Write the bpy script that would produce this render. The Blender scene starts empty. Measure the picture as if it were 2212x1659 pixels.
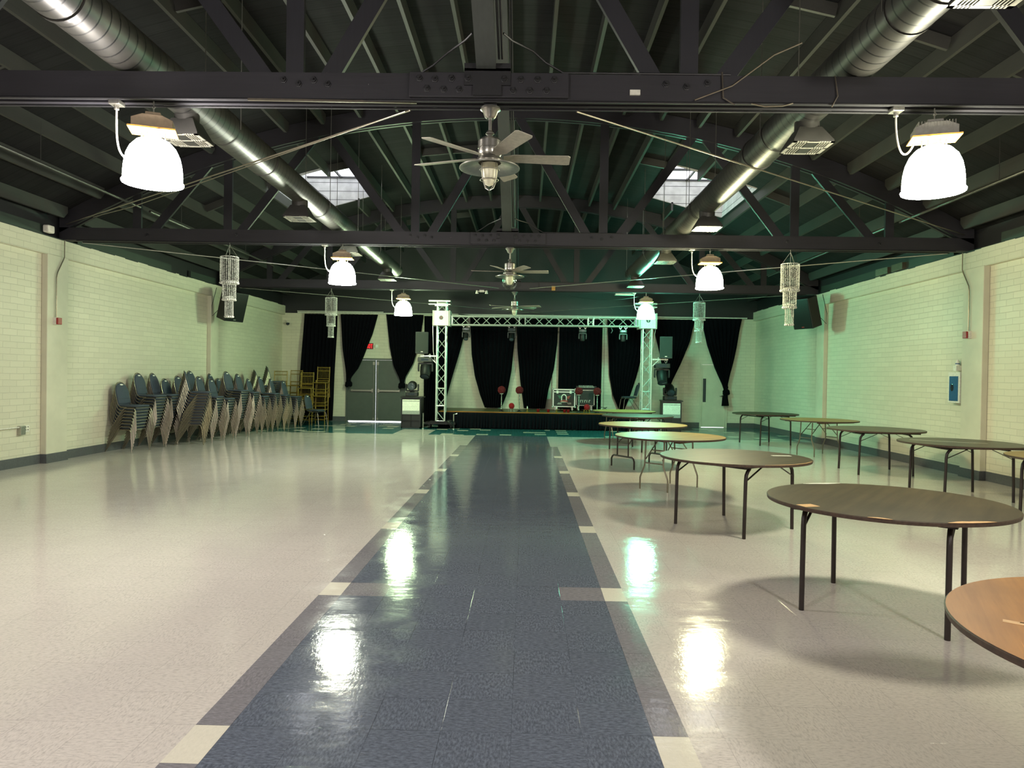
import bpy, math, random
from mathutils import Vector, Matrix
random.seed(7)
S = bpy.context.scene
COL = S.collection
PI = math.pi
# ------------------------------------------------------------------ camera
def set_camera():
    f, yaw, pitch, roll = 1531.6, 0.018676, -0.01137, 0.01586
    cy, sy, cp, sp = math.cos(yaw), math.sin(yaw), math.cos(pitch), math.sin(pitch)
    F = Vector((-sy*cp, cy*cp, sp)); Rt = Vector((cy, sy, 0)); U = Rt.cross(F)
    cr, sr = math.cos(roll), math.sin(roll)
    R2 = Rt*cr + U*sr; U2 = U*cr - Rt*sr
    cam = bpy.data.cameras.new('camera'); o = bpy.data.objects.new('camera', cam); COL.objects.link(o)
    cam.sensor_fit = 'HORIZONTAL'; cam.sensor_width = 36.0; cam.lens = f/2212*36.0
    cam.clip_start = 0.05; cam.clip_end = 200
    m = Matrix.Identity(4)
    for i in range(3):
        m[i][0] = R2[i]; m[i][1] = U2[i]; m[i][2] = -F[i]
    m[0][3], m[1][3], m[2][3] = 0.3415, 0.0, 1.5375
    o.matrix_world = m
    S.camera = o
set_camera()
S.view_settings.view_transform = 'Standard'
S.view_settings.look = 'None'
S.view_settings.gamma = 1.0
S.view_settings.use_curve_mapping = False
S.view_settings.exposure = 0.12
# daylight outside (only enters by the skylights and the door gap)
W = bpy.data.worlds.new('sky'); S.world = W; W.use_nodes = True
W.node_tree.nodes['Background'].inputs[0].default_value = (0.93, 0.96, 1.0, 1)
W.node_tree.nodes['Background'].inputs[1].default_value = 4.0

# ------------------------------------------------------------------ materials
def srgb(r, g, b):
    f = lambda c: (c/255/12.92) if c/255 <= .04045 else ((c/255+.055)/1.055)**2.4
    return (f(r), f(g), f(b), 1)
class NT:
    def __init__(s, name):
        s.m = bpy.data.materials.new(name); s.m.use_nodes = True
        s.t = s.m.node_tree; s.n = s.t.nodes; s.b = s.n['Principled BSDF']; s.out = s.n['Material Output']
    def add(s, typ, **kw):
        x = s.n.new(typ)
        for k, v in kw.items():
            if hasattr(x, k): setattr(x, k, v)
        return x
    def link(s, a, b): s.t.links.new(a, b)
    def coord(s, which='Object', scale=(1, 1, 1), loc=(0, 0, 0), rot=(0, 0, 0)):
        tc = s.add('ShaderNodeTexCoord'); mp = s.add('ShaderNodeMapping')
        mp.inputs['Scale'].default_value = scale; mp.inputs['Location'].default_value = loc; mp.inputs['Rotation'].default_value = rot
        s.link(tc.outputs[which], mp.inputs['Vector']); return mp.outputs[0]
    def noise(s, vec, scale, detail=3, rough=.5):
        n = s.add('ShaderNodeTexNoise'); n.inputs['Scale'].default_value = scale; n.inputs['Detail'].default_value = detail
        n.inputs['Roughness'].default_value = rough; s.link(vec, n.inputs['Vector']); return n.outputs['Fac']
    def ramp(s, fac, stops):
        r = s.add('ShaderNodeValToRGB'); e = r.color_ramp.elements
        while len(e) < len(stops): e.new(.5)
        for i, (p, c) in enumerate(stops): e[i].position = p; e[i].color = c
        s.link(fac, r.inputs[0]); return r.outputs[0]
    def mix(s, fac, a, b, typ='MIX'):
        x = s.add('ShaderNodeMix'); x.data_type = 'RGBA'; x.blend_type = typ
        for i, v in ((0, fac), (6, a), (7, b)):
            if isinstance(v, (tuple, float, int)): x.inputs[i].default_value = v
            else: s.link(v, x.inputs[i])
        return x.outputs[2]
    def math(s, op, a, b=None):
        x = s.add('ShaderNodeMath'); x.operation = op
        for i, v in ((0, a), (1, b)):
            if v is None: continue
            if isinstance(v, (float, int)): x.inputs[i].default_value = v
            else: s.link(v, x.inputs[i])
        return x.outputs[0]
    def bump(s, h, strength=.3, dist=.01):
        b = s.add('ShaderNodeBump'); b.inputs['Strength'].default_value = strength; b.inputs['Distance'].default_value = dist
        s.link(h, b.inputs['Height']); s.link(b.outputs[0], s.b.inputs['Normal']); return b
    def base(s, c): 
        if isinstance(c, tuple): s.b.inputs['Base Color'].default_value = c
        else: s.link(c, s.b.inputs['Base Color'])
    def p(s, rough=.5, metal=0.0, spec=None, **kw):
        s.b.inputs['Roughness'].default_value = rough; s.b.inputs['Metallic'].default_value = metal
        if spec is not None: s.b.inputs['Specular IOR Level'].default_value = spec
def sc(c, k): return (min(1, c[0]*k), min(1, c[1]*k), min(1, c[2]*k), 1)
def plain(name, col, rough=.5, metal=0.0, spec=None, nscale=30, var=.12, bump=0.0):
    t = NT(name); v = t.coord(); f = t.noise(v, nscale, 3)
    t.base(t.ramp(f, [(.3, sc(col, 1-var)), (.7, sc(col, 1+var))])); t.p(rough, metal, spec)
    if bump: t.bump(t.noise(v, nscale*3, 3), bump, .004)
    return t.m
def emis(name, col, strength):
    t = NT(name); t.n.remove(t.b); e = t.add('ShaderNodeEmission')
    e.inputs[0].default_value = col; e.inputs[1].default_value = strength
    t.link(e.outputs[0], t.out.inputs[0]); return t.m
def painted_wood(name, col, var=.25, rough=.5, axis=0, chips=True):
    t = NT(name); sc3 = [40, 40, 40]; sc3[axis] = 1.5
    v = t.coord(scale=tuple(sc3)); g = t.noise(v, 1.0, 4, .6)
    w = t.noise(t.coord(), 1.3, 3)
    c = t.ramp(g, [(.3, sc(col, 1-var*.6)), (.7, sc(col, 1+var*.6))])
    c = t.mix(t.ramp(w, [(.4, (0, 0, 0, 1)), (.7, (1, 1, 1, 1))]), c, sc(col, 1.35))
    if chips:
        ch = t.noise(t.coord(), 9, 5, .75)
        c = t.mix(t.ramp(ch, [(.74, (0, 0, 0, 1)), (.76, (1, 1, 1, 1))]), c, (.35, .33, .30, 1))
    t.base(c); t.p(rough); t.bump(g, .25, .003); return t.m
def brick_wall(name, axis, tint):
    # painted brick; axis 'x' for walls running along Y, 'y' for walls running along X
    t = NT(name); tc = t.add('ShaderNodeTexCoord'); sp = t.add('ShaderNodeSeparateXYZ'); cb = t.add('ShaderNodeCombineXYZ')
    t.link(tc.outputs['Object'], sp.inputs[0])
    t.link(sp.outputs['Y' if axis == 'x' else 'X'], cb.inputs[0]); t.link(sp.outputs['Z'], cb.inputs[1])
    # wobble so the courses are not ruler straight
    no = t.add('ShaderNodeTexNoise'); no.inputs['Scale'].default_value = 2.5; t.link(cb.outputs[0], no.inputs['Vector'])
    vm = t.add('ShaderNodeVectorMath'); vm.operation = 'MULTIPLY_ADD'; t.link(no.outputs['Color'], vm.inputs[0]); vm.inputs[1].default_value = (.02, .02, 0); t.link(cb.outputs[0], vm.inputs[2])
    br = t.add('ShaderNodeTexBrick'); br.offset = .5
    br.inputs['Scale'].default_value = 1.0; br.inputs['Brick Width'].default_value = .30; br.inputs['Row Height'].default_value = .0975
    br.inputs['Mortar Size'].default_value = .006; br.inputs['Mortar Smooth'].default_value = .6; br.inputs['Bias'].default_value = 0
    br.inputs['Color1'].default_value = sc(tint, 1.03); br.inputs['Color2'].default_value = sc(tint, .95); br.inputs['Mortar'].default_value = sc(tint, .80)
    t.link(vm.outputs[0], br.inputs['Vector'])
    big = t.noise(cb.outputs[0], .9, 4)
    c = t.mix(t.ramp(big, [(.3, (0, 0, 0, 1)), (.75, (1, 1, 1, 1))]), br.outputs['Color'], sc(tint, .92), 'MIX')
    sm = t.mix(.55, br.outputs['Color'], c)
    t.base(sm); t.p(.42, 0, .4)
    f = t.math('SUBTRACT', 1.0, br.outputs['Fac']); fine = t.noise(cb.outputs[0], 60, 4)
    h = t.math('ADD', f, t.math('MULTIPLY', fine, .5)); t.bump(h, .5, .006)
    return t.m
TILE = .3048
def vct(name, col, fleck=(.8, 1.2), dirt=1.0, seam=1.0):
    t = NT(name)
    tc = t.add('ShaderNodeTexCoord'); sp = t.add('ShaderNodeSeparateXYZ'); t.link(tc.outputs['Object'], sp.inputs[0])
    tx = t.math('DIVIDE', sp.outputs['X'], TILE); ty = t.math('DIVIDE', t.math('SUBTRACT', sp.outputs['Y'], 3.039), TILE)
    ch = t.math('MODULO', t.math('ADD', t.math('ADD', t.math('FLOOR', tx), t.math('FLOOR', ty)), 400.0), 2.0)
    a = t.noise(t.coord(scale=(34, 95, 1)), 1.0, 4, .7); b = t.noise(t.coord(scale=(95, 34, 1)), 1.0, 4, .65)
    mx = t.add('ShaderNodeMix'); t.link(ch, mx.inputs[0]); t.link(a, mx.inputs[2]); t.link(b, mx.inputs[3])
    grain = mx.outputs[0]
    c = t.ramp(grain, [(.32, sc(col, fleck[0])), (.5, col), (.68, sc(col, fleck[1]))])
    # per tile shade
    cb = t.add('ShaderNodeCombineXYZ'); t.link(t.math('FLOOR', tx), cb.inputs[0]); t.link(t.math('FLOOR', ty), cb.inputs[1])
    wn = t.add('ShaderNodeTexWhiteNoise'); wn.noise_dimensions = '2D'; t.link(cb.outputs[0], wn.inputs['Vector'])
    c = t.mix(t.math('MULTIPLY', wn.outputs['Value'], .10), c, sc(col, .7))
    # dark specks and scuffs
    fl = t.noise(t.coord(scale=(55, 120, 1)), 1.0, 3, .8)
    c = t.mix(t.ramp(fl, [(.67, (0, 0, 0, 1)), (.70, (.6, .6, .6, 1))]), c, sc(col, .45))
    wear = t.noise(t.coord(scale=(1, .6, 1)), .9, 4)
    c = t.mix(t.ramp(wear, [(.45, (0, 0, 0, 1)), (.75, (.35*dirt, .35*dirt, .35*dirt, 1))]), c, sc(col, .72))
    # seams
    def edge(v):
        fr = t.math('FRACT', v); return t.math('LESS_THAN', t.math('MINIMUM', fr, t.math('SUBTRACT', 1.0, fr)), .0045)
    sm = t.math('MAXIMUM', edge(tx), edge(ty)); brk = t.noise(t.coord(), 2.2, 3)
    sm = t.math('MULTIPLY', sm, t.ramp(brk, [(.42, (.12, .12, .12, 1)), (.6, (.8*seam, .8*seam, .8*seam, 1))]))
    c = t.mix(sm, c, sc(col, .25)); t.base(c)
    # waxed surface: scratched, slightly wavy
    rn = t.noise(t.coord(scale=(1, 1, 1)), 3.5, 5, .65)
    r = t.add('ShaderNodeMapRange'); t.link(rn, r.inputs[0]); r.inputs[1].default_value = .3; r.inputs[2].default_value = .7; r.inputs[3].default_value = .05; r.inputs[4].default_value = .15
    t.link(r.outputs[0], t.b.inputs['Roughness']); t.b.inputs['Specular IOR Level'].default_value = .3
    w1 = t.noise(t.coord(scale=(3.2, 9, 1)), 1.0, 2); w2 = t.noise(t.coord(scale=(40, 18, 1)), 1.0, 3, .7)
    h = t.math('ADD', t.math('MULTIPLY', w1, 1.0), t.math('MULTIPLY', w2, .4))
    hh = t.math('SUBTRACT', h, t.math('MULTIPLY', sm, .3))
    t.bump(hh, .22, .006)
    return t.m
M = {}
M['cream'] = vct('cream_tile', srgb(208, 200, 193), (.74, 1.10), 1.0, .45)
M['blue'] = vct('blue_tile', srgb(98, 104, 117), (.58, 1.5), .5)
M['grey'] = vct('grey_tile', srgb(132, 129, 134), (.74, 1.3), .5)
M['white'] = vct('white_tile', srgb(222, 216, 200), (.94, 1.04), .4)
M['teal'] = vct('teal_tile', srgb(52, 108, 112), (.8, 1.2), .5)
wallc = srgb(214, 209, 188)
M['wallx'] = brick_wall('painted_brick_side', 'x', wallc)
M['wally'] = brick_wall('painted_brick_end', 'y', wallc)
M['wallp'] = plain('painted_plaster', sc(wallc, .92), .5, nscale=4, var=.05)
M['coalx'] = painted_wood('charcoal_timber', srgb(38, 37, 42), axis=0)
M['coalz'] = painted_wood('charcoal_timber_upright', srgb(34, 34, 39), axis=2, chips=False)
M['joist'] = painted_wood('charcoal_joist', srgb(41, 40, 38), axis=1, chips=False, rough=.6)
M['ledge'] = painted_wood('green_black_ledger', srgb(42, 52, 46), axis=1)
def deck():
    t = NT('roof_boards'); v = t.coord(scale=(1, 1, 1)); sp = t.add('ShaderNodeSeparateXYZ'); t.link(v, sp.inputs[0])
    y = t.math('DIVIDE', sp.outputs['Y'], .19); fr = t.math('FRACT', y); sm = t.math('LESS_THAN', fr, .07)
    g = t.noise(t.coord(scale=(2, 30, 2)), 1, 4)
    wn = t.add('ShaderNodeTexWhiteNoise'); wn.noise_dimensions = '1D'; t.link(t.math('FLOOR', y), wn.inputs['W'])
    c = t.ramp(g, [(.3, srgb(15, 14, 16)), (.7, srgb(21, 20, 22))]); c = t.mix(t.math('MULTIPLY', wn.outputs['Value'], .5), c, srgb(32, 32, 33))
    c = t.mix(sm, c, srgb(8, 8, 9)); t.base(c); t.p(.85, 0, .2)
    t.bump(t.math('SUBTRACT', g, sm), .4, .01); return t.m
M['deck'] = deck()
M['brace'] = painted_wood('grey_brace_timber', srgb(54, 58, 56), axis=1, chips=False, rough=.6)
M['coal'] = plain('charcoal_paint', srgb(30, 30, 33), .5)
M['base'] = plain('grey_vinyl_base', srgb(84, 86, 88), .4)
M['black'] = plain('black_plastic', srgb(22, 23, 24), .45)
M['blackmetal'] = plain('black_metal', srgb(30, 29, 30), .35, .6)
M['steel'] = plain('brushed_steel', srgb(170, 168, 160), .3, .9, var=.08)
M['alu'] = plain('truss_aluminium', srgb(205, 207, 200), .35, .55, var=.06)
M['chairmetal'] = plain('silver_vein_frame', srgb(132, 124, 110), .32, .8, var=.1)
M['navy'] = plain('navy_upholstery', srgb(60, 70, 82), .8, nscale=120, var=.12, bump=.3)
M['band'] = plain('navy_seat_band', srgb(60, 76, 92), .7, nscale=60)
M['gold'] = plain('gold_resin', srgb(138, 116, 46), .45, .35)
M['velvet'] = plain('black_drape', srgb(6, 7, 13), .95, spec=.1, nscale=60, var=.25)
M['skirt'] = plain('black_skirt', srgb(8, 10, 17), .9, spec=.12, nscale=60, var=.3)
M['galv'] = plain('galvanised', srgb(178, 176, 168), .32, .85)
M['whitem'] = plain('white_metal', srgb(225, 222, 210), .45)
M['red'] = plain('red_alarm', srgb(150, 32, 34), .4)
M['rose'] = plain('red_rose', srgb(98, 5, 14), .7, nscale=90, var=.5, bump=.6)
M['rose2'] = plain('bright_red_rose', srgb(160, 12, 24), .7, nscale=90, var=.5, bump=.6)
M['candle'] = plain('red_glass', srgb(120, 14, 20), .2)
M['ballast'] = plain('beige_ballast', srgb(150, 132, 108), .45)
M['ballastg'] = plain('grey_ballast', srgb(140, 138, 130), .45)
M['plate'] = plain('cream_plate', srgb(196, 146, 66), .4)
M['blade'] = plain('fan_blade', srgb(172, 168, 154), .5, .2)
M['doorp'] = plain('grey_green_door', srgb(78, 84, 78), .45, nscale=8, var=.06)
M['bluep'] = plain('blue_cabinet', srgb(40, 84, 128), .35)
M['glassd'] = plain('dark_glass', srgb(40, 48, 58), .1)
M['skywell'] = None
def wood(name, a, b, rough=.35, scale=(1.2, 16, 16), scratches=True):
    t = NT(name); g = t.noise(t.coord(scale=scale), 1, 5, .6); w = t.noise(t.coord(), 2.2, 4)
    c = t.ramp(g, [(.3, a), (.7, b)]); c = t.mix(t.ramp(w, [(.4, (0, 0, 0, 1)), (.8, (.6, .6, .6, 1))]), c, sc(a, .75))
    if scratches:
        s = t.noise(t.coord(scale=(3, 120, 3), rot=(0, 0, .5)), 1, 2, .5)
        c = t.mix(t.ramp(s, [(.735, (0, 0, 0, 1)), (.75, (.5, .5, .5, 1))]), c, sc(b, 1.5))
    t.base(c); t.p(rough, 0, .2); t.bump(g, .12, .002); return t.m
M['golden'] = wood('golden_plywood', srgb(136, 82, 24), srgb(174, 116, 46), .5)
M['paleply'] = wood('pale_plywood', srgb(150, 120, 62), srgb(180, 150, 88), .4)
M['lam'] = wood('brown_laminate', srgb(56, 46, 33), srgb(77, 65, 47), .5, scratches=True)
M['lamg'] = wood('grey_brown_laminate', srgb(80, 74, 60), srgb(104, 97, 78), .38)
M['edge'] = plain('dark_table_edge', srgb(66, 50, 40), .6, nscale=40, var=.3)
M['wornply'] = plain('worn_ply', srgb(200, 156, 104), .6, nscale=40)
M['tape'] = plain('white_tape', srgb(222, 222, 208), .5)
M['stage'] = wood('stage_ply', srgb(92, 88, 62), srgb(116, 112, 80), .4)
M['tableleg'] = plain('dark_brown_leg', srgb(46, 38, 36), .4, .3)
M['underside'] = plain('table_underside', srgb(92, 66, 46), .6)
def ductm():
    t = NT('spiral_duct'); tc = t.coord(); sp = t.add('ShaderNodeSeparateXYZ'); t.link(tc, sp.inputs[0])
    y = t.math('DIVIDE', t.math('ADD', sp.outputs['Y'], t.math('MULTIPLY', sp.outputs['X'], .12)), .115)
    fr = t.math('FRACT', y); d = t.math('ABSOLUTE', t.math('SUBTRACT', fr, .5)); rib = t.math('LESS_THAN', d, .06)
    n = t.noise(t.coord(), 2.5, 4); c = t.ramp(n, [(.3, srgb(62, 62, 60)), (.7, srgb(84, 82, 76))])
    c = t.mix(rib, c, srgb(30, 30, 30))
    ch = t.noise(t.coord(), 12, 5, .8); c = t.mix(t.ramp(ch, [(.75, (0, 0, 0, 1)), (.77, (1, 1, 1, 1))]), c, srgb(150, 140, 128))
    t.base(c); t.p(.42, .5); t.bump(t.math('ADD', t.math('MULTIPLY', rib, -1), t.math('MULTIPLY', n, .3)), .5, .006); return t.m
M['duct'] = ductm()
M['ductp'] = plain('duct_fitting', srgb(70, 69, 66), .4, .5, nscale=6, var=.15)
M['grille'] = plain('grille_metal', srgb(176, 174, 160), .4, .3)
def wellm():
    t = NT('skylight_boards'); v = t.coord(); sp = t.add('ShaderNodeSeparateXYZ'); t.link(v, sp.inputs[0])
    fr = t.math('FRACT', t.math('DIVIDE', sp.outputs['Z'], .2)); sm = t.math('LESS_THAN', fr, .06)
    n = t.noise(v, 5, 4); c = t.ramp(n, [(.3, srgb(150, 150, 152)), (.7, srgb(182, 182, 184))]); t.base(t.mix(sm, c, srgb(50, 50, 54))); t.p(.7); return t.m
M['skywell'] = wellm()
def glass(name, col=(1, 1, 1, 1), rough=0.02):
    t = NT(name); t.base(col); t.p(rough); t.b.inputs['Transmission Weight'].default_value = 1.0; t.b.inputs['IOR'].default_value = 1.45
    mx = t.add('ShaderNodeMixShader'); tr = t.add('ShaderNodeBsdfTransparent'); tr.inputs[0].default_value = col
    mx.inputs[0].default_value = .2; t.link(tr.outputs[0], mx.inputs[1]); t.link(t.b.outputs[0], mx.inputs[2]); t.link(mx.outputs[0], t.out.inputs[0]); return t.m
M['pane'] = glass('skylight_glass')
M['globe'] = glass('clear_globe', (.95, .97, .95, 1))
M['lens'] = plain('lens_glass', srgb(60, 66, 74), .08)
def crystalm():
    t = NT('crystal_beads'); f = t.noise(t.coord(), 70, 2, .6)
    t.base(t.ramp(f, [(.38, srgb(110, 110, 106)), (.55, srgb(240, 240, 234))])); t.p(.12, .25); t.b.inputs['Specular IOR Level'].default_value = .9; return t.m
M['crystal'] = crystalm()
M['frost'] = plain('frosted_globe', srgb(226, 224, 196), .35)
M['sockglow'] = None

# ------------------------------------------------------------------ mesh building
class MB:
    def __init__(s): s.V = []; s.F = []; s.I = []
    def face(s, pts, mi=0):
        b = len(s.V); s.V += [tuple(p) for p in pts]; s.F.append(tuple(range(b, b+len(pts)))); s.I.append(mi)
    def box(s, x0, x1, y0, y1, z0, z1, mi=0, rz=0, c=None):
        pts = [(x, y, z) for z in (z0, z1) for y in (y0, y1) for x in (x0, x1)]
        if rz:
            cx, cy = c if c else ((x0+x1)/2, (y0+y1)/2); ca, sa = math.cos(rz), math.sin(rz)
            pts = [(cx+(x-cx)*ca-(y-cy)*sa, cy+(x-cx)*sa+(y-cy)*ca, z) for x, y, z in pts]
        b = len(s.V); s.V += pts
        for f in ((0, 2, 3, 1), (4, 5, 7, 6), (0, 1, 5, 4), (2, 6, 7, 3), (0, 4, 6, 2), (1, 3, 7, 5)):
            s.F.append(tuple(b+i for i in f)); s.I.append(mi)
        return s
    def bar(s, p0, p1, w, h, up=(0, 0, 1), mi=0):
        p0, p1 = Vector(p0), Vector(p1); d = (p1-p0).normalized(); u = Vector(up)
        if abs(d.dot(u)) > .99: u = Vector((0, 1, 0))
        x = d.cross(u).normalized(); z = x.cross(d).normalized(); b = len(s.V)
        for p in (p0, p1):
            for a, c in ((-1, -1), (1, -1), (1, 1), (-1, 1)): s.V.append(tuple(p+x*a*w/2+z*c*h/2))
        for f in ((0, 3, 2, 1), (4, 5, 6, 7), (0, 1, 5, 4), (1, 2, 6, 5), (2, 3, 7, 6), (3, 0, 4, 7)):
            s.F.append(tuple(b+i for i in f)); s.I.append(mi)
        return s
    def tube(s, path, r, n=8, mi=0, closed=False):
        P = [Vector(p) for p in path]; rs = r if isinstance(r, (list, tuple)) else [r]*len(P); N = len(P); b = len(s.V)
        prev = None
        for i, p in enumerate(P):
            if closed: d = (P[(i+1) % N]-P[i-1]).normalized()
            else: d = (P[min(i+1, N-1)]-P[max(i-1, 0)]).normalized()
            if prev is None:
                u = Vector((0, 0, 1)) if abs(d.z) < .9 else Vector((0, 1, 0)); x = d.cross(u).normalized()
            else:
                x = (prev-d*prev.dot(d)); x = x.normalized() if x.length > 1e-6 else d.orthogonal().normalized()
            prev = x; y = d.cross(x)
            for k in range(n):
                a = 2*PI*k/n; s.V.append(tuple(p+(x*math.cos(a)+y*math.sin(a))*rs[i]))
        rng = N if closed else N-1
        for i in range(rng):
            j = (i+1) % N
            for k in range(n):
                l = (k+1) % n; s.F.append((b+i*n+k, b+i*n+l, b+j*n+l, b+j*n+k)); s.I.append(mi)
        if not closed:
            s.F.append(tuple(b+k for k in range(n))[::-1]); s.I.append(mi)
            s.F.append(tuple(b+(N-1)*n+k for k in range(n))); s.I.append(mi)
        return s
    def lathe(s, prof, n=24, c=(0, 0, 0), mi=0, axis='z', cap=True):
        b = len(s.V)
        for r, z in prof:
            for k in range(n):
                a = 2*PI*k/n; x, y = r*math.cos(a), r*math.sin(a)
                v = (x, y, z) if axis == 'z' else (x, z, y) if axis == 'y' else (z, x, y)
                s.V.append((c[0]+v[0], c[1]+v[1], c[2]+v[2]))
        for i in range(len(prof)-1):
            for k in range(n):
                l = (k+1) % n; q = (b+i*n+k, b+i*n+l, b+(i+1)*n+l, b+(i+1)*n+k)
                s.F.append(q if axis != 'y' else q[::-1]); s.I.append(mi)
        if cap:
            for e, i in ((0, 0), (1, len(prof)-1)):
                if prof[i][0] > 1e-5:
                    f = tuple(b+i*n+k for k in range(n)); s.F.append(f[::-1] if e == 0 else f); s.I.append(mi)
        return s
    def prism(s, poly, t0, t1, plane='xy', mi=0, T=None):
        # poly of (u,v); extruded along the third axis from t0 to t1
        def mk(u, v, w):
            q = (u, v, w) if plane == 'xy' else (u, w, v) if plane == 'xz' else (w, u, v)
            return tuple(T @ Vector(q)) if T is not None else q
        b = len(s.V); n = len(poly)
        for t in (t0, t1):
            for u, v in poly: s.V.append(mk(u, v, t))
        s.F.append(tuple(range(b+n-1, b-1, -1))); s.I.append(mi); s.F.append(tuple(range(b+n, b+2*n))); s.I.append(mi)
        for k in range(n):
            l = (k+1) % n; s.F.append((b+k, b+l, b+n+l, b+n+k)); s.I.append(mi)
        return s
    def ball(s, c, r, n=8, m=6, mi=0, sq=(1, 1, 1)):
        prof = [(r*math.sin(PI*i/m), -r*math.cos(PI*i/m)) for i in range(m+1)]; b = len(s.V)
        for rr, z in prof:
            for k in range(n):
                a = 2*PI*k/n; s.V.append((c[0]+rr*math.cos(a)*sq[0], c[1]+rr*math.sin(a)*sq[1], c[2]+z*sq[2]))
        for i in range(m):
            for k in range(n):
                l = (k+1) % n; s.F.append((b+i*n+k, b+i*n+l, b+(i+1)*n+l, b+(i+1)*n+k)); s.I.append(mi)
        return s
    def build(s, name, mats, parent=None, smooth=0.6, loc=None, bevel=0, weld=True):
        me = bpy.data.meshes.new(name); me.from_pydata(s.V, [], s.F)
        mats = mats if isinstance(mats, (list, tuple)) else [mats]
        for m in mats: me.materials.append(M[m] if isinstance(m, str) else m)
        if len(mats) > 1: me.polygons.foreach_set('material_index', s.I)
        import bmesh
        bm = bmesh.new(); bm.from_mesh(me)
        if weld: bmesh.ops.remove_doubles(bm, verts=bm.verts, dist=1e-5)
        bmesh.ops.recalc_face_normals(bm, faces=bm.faces)
        bm.to_mesh(me); bm.free()
        if smooth:
            me.polygons.foreach_set('use_smooth', [True]*len(me.polygons)); me.set_sharp_from_angle(angle=smooth)
        me.update()
        o = bpy.data.objects.new(name, me); COL.objects.link(o)
        if parent: o.parent = parent
        if loc: o.location = loc
        if bevel:
            md = o.modifiers.new('bevel', 'BEVEL'); md.width = bevel; md.segments = 2; md.limit_method = 'ANGLE'
        return o
def tag(o, label=None, cat=None, group=None, kind=None):
    if label: o['label'] = label
    if cat: o['category'] = cat
    if group: o['group'] = group
    if kind: o['kind'] = kind
    return o
def thing(name, label, cat, loc=(0, 0, 0), rz=0, group=None, rot=None):
    o = bpy.data.objects.new(name, None); COL.objects.link(o); o.empty_display_size = .1
    o.location = loc; o.rotation_euler = rot if rot else (0, 0, rz); return tag(o, label, cat, group)
def struct(o, label, cat='structure'): return tag(o, label, cat, None, 'structure')
KIDS = {}
def copy_tree(o, parent=None):
    c = o.copy(); COL.objects.link(c)
    if parent: c.parent = parent
    for ch in KIDS.get(o.name, ()): copy_tree(ch, c)
    return c
def remember(root):
    # children lookup kept once, so copies cost nothing
    for ch in root.children: 
        KIDS.setdefault(root.name, []).append(ch); remember(ch)
def dup(root, loc, rz, label, group=None, rot=None):
    c = copy_tree(root); c.location = loc; c.rotation_euler = rot if rot else (0, 0, rz); c['label'] = label
    if group: c['group'] = group
    return c
ORD = ['', 'first', 'second', 'third', 'fourth', 'fifth', 'sixth', 'seventh', 'eighth', 'ninth', 'tenth', 'eleventh', 'twelfth', 'thirteenth', 'fourteenth', 'fifteenth', 'sixteenth', 'seventeenth', 'eighteenth', 'nineteenth', 'twentieth']
# ================================================================== SETTING
LX, RX, YB, YF = -7.5, 7.64, 22.7, -6.5
T = TILE
XC, RAD = 0.02, 15.2
def arc(x, off=0.0): return 5.79+off-(RAD-math.sqrt(RAD*RAD-(x-XC)**2))
def build_floor():
    b = MB(); mats = ['cream', 'blue', 'grey', 'white', 'teal']
    xs = [LX-.1, -6*4*T, -3.5*T, -3*T, -2*T, -T, 0, T, 2*T, 3*T, 3.5*T, RX+.1]
    xs = sorted(set([LX-.1, RX+.1]+[i*T for i in range(-24, 26)]+[-3.5*T, 3.5*T])); xs = [x for x in xs if LX-.11 <= x <= RX+.11]
    i0, i1 = -32, 66
    rnd = random.Random(5)
    V = {}
    def vid(x, y):
        k = (round(x, 4), round(y, 4))
        if k not in V: V[k] = len(b.V); b.V.append((x, y, 0.0))
        return V[k]
    TE = 49.5
    ys = [3.039+i*T for i in range(i0, 50)]+[3.039+TE*T]+[3.039+i*T for i in range(50, i1)]
    for j in range(len(ys)-1):
        y0, y1 = ys[j], ys[j+1]; yc = (y0+y1)/2; row = math.floor((yc-3.039)/T)
        for i in range(len(xs)-1):
            x0, x1 = xs[i], xs[i+1]; xc = (x0+x1)/2; m = 0
            if yc > 3.039+TE*T:
                m = 4 if rnd.random() > .13 else 3
                if -2.96 < xc < -2.06 and yc < 19.7: m = 0
                if yc > 22.0 and m == 3: m = 4
            elif abs(xc) < 3*T:
                m = 1
                if row == 6 and abs(xc) > 2*T: m = 2
                if row == 49 and rnd.random() < .3: m = 3
            elif abs(xc) < 3.5*T and row < 42:
                m = 3 if row % 7 == 6 else 2
                if row == 41: m = 0
            b.F.append((vid(x0, y0), vid(x1, y0), vid(x1, y1), vid(x0, y1))); b.I.append(m)
    o = b.build('floor', mats, smooth=0, weld=False); struct(o, 'waxed vinyl tile floor with blue aisle and teal band by the stage', 'floor')
build_floor()
def side_wall(name, X, sgn, lab):
    # sgn: +1 means room lies towards +X
    b = MB(); d = .09*sgn
    b.box(min(X, X-.2*sgn), max(X, X-.2*sgn), YF-.2, YB+.2, -.05, 3.39)
    b.box(min(X+d, X-.2*sgn), max(X+d, X-.2*sgn), YF-.2, YB+.2, 3.39, 3.69)
    o = b.build(name, 'wallx', smooth=0); struct(o, lab, 'wall')
    b = MB(); b.box(min(X-.02*sgn, X-.2*sgn), max(X-.02*sgn, X-.2*sgn), YF-.2, YB+.2, 3.69, 4.12)
    # ragged paint edge overlapping the brick
    b2 = MB(); rnd = random.Random(3 if sgn > 0 else 4); y = YF
    while y < YB:
        w = rnd.uniform(.15, .5); h = rnd.uniform(.0, .022)
        b2.box(min(X+d, X+d+.002*sgn), max(X+d, X+d+.002*sgn), y, y+w, 3.69-h, 3.694); y += w
    u = b.build(name+'_upper', 'coal', o, smooth=0); e = b2.build('paint_edge', 'coal', o, smooth=0)
    return o
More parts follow.
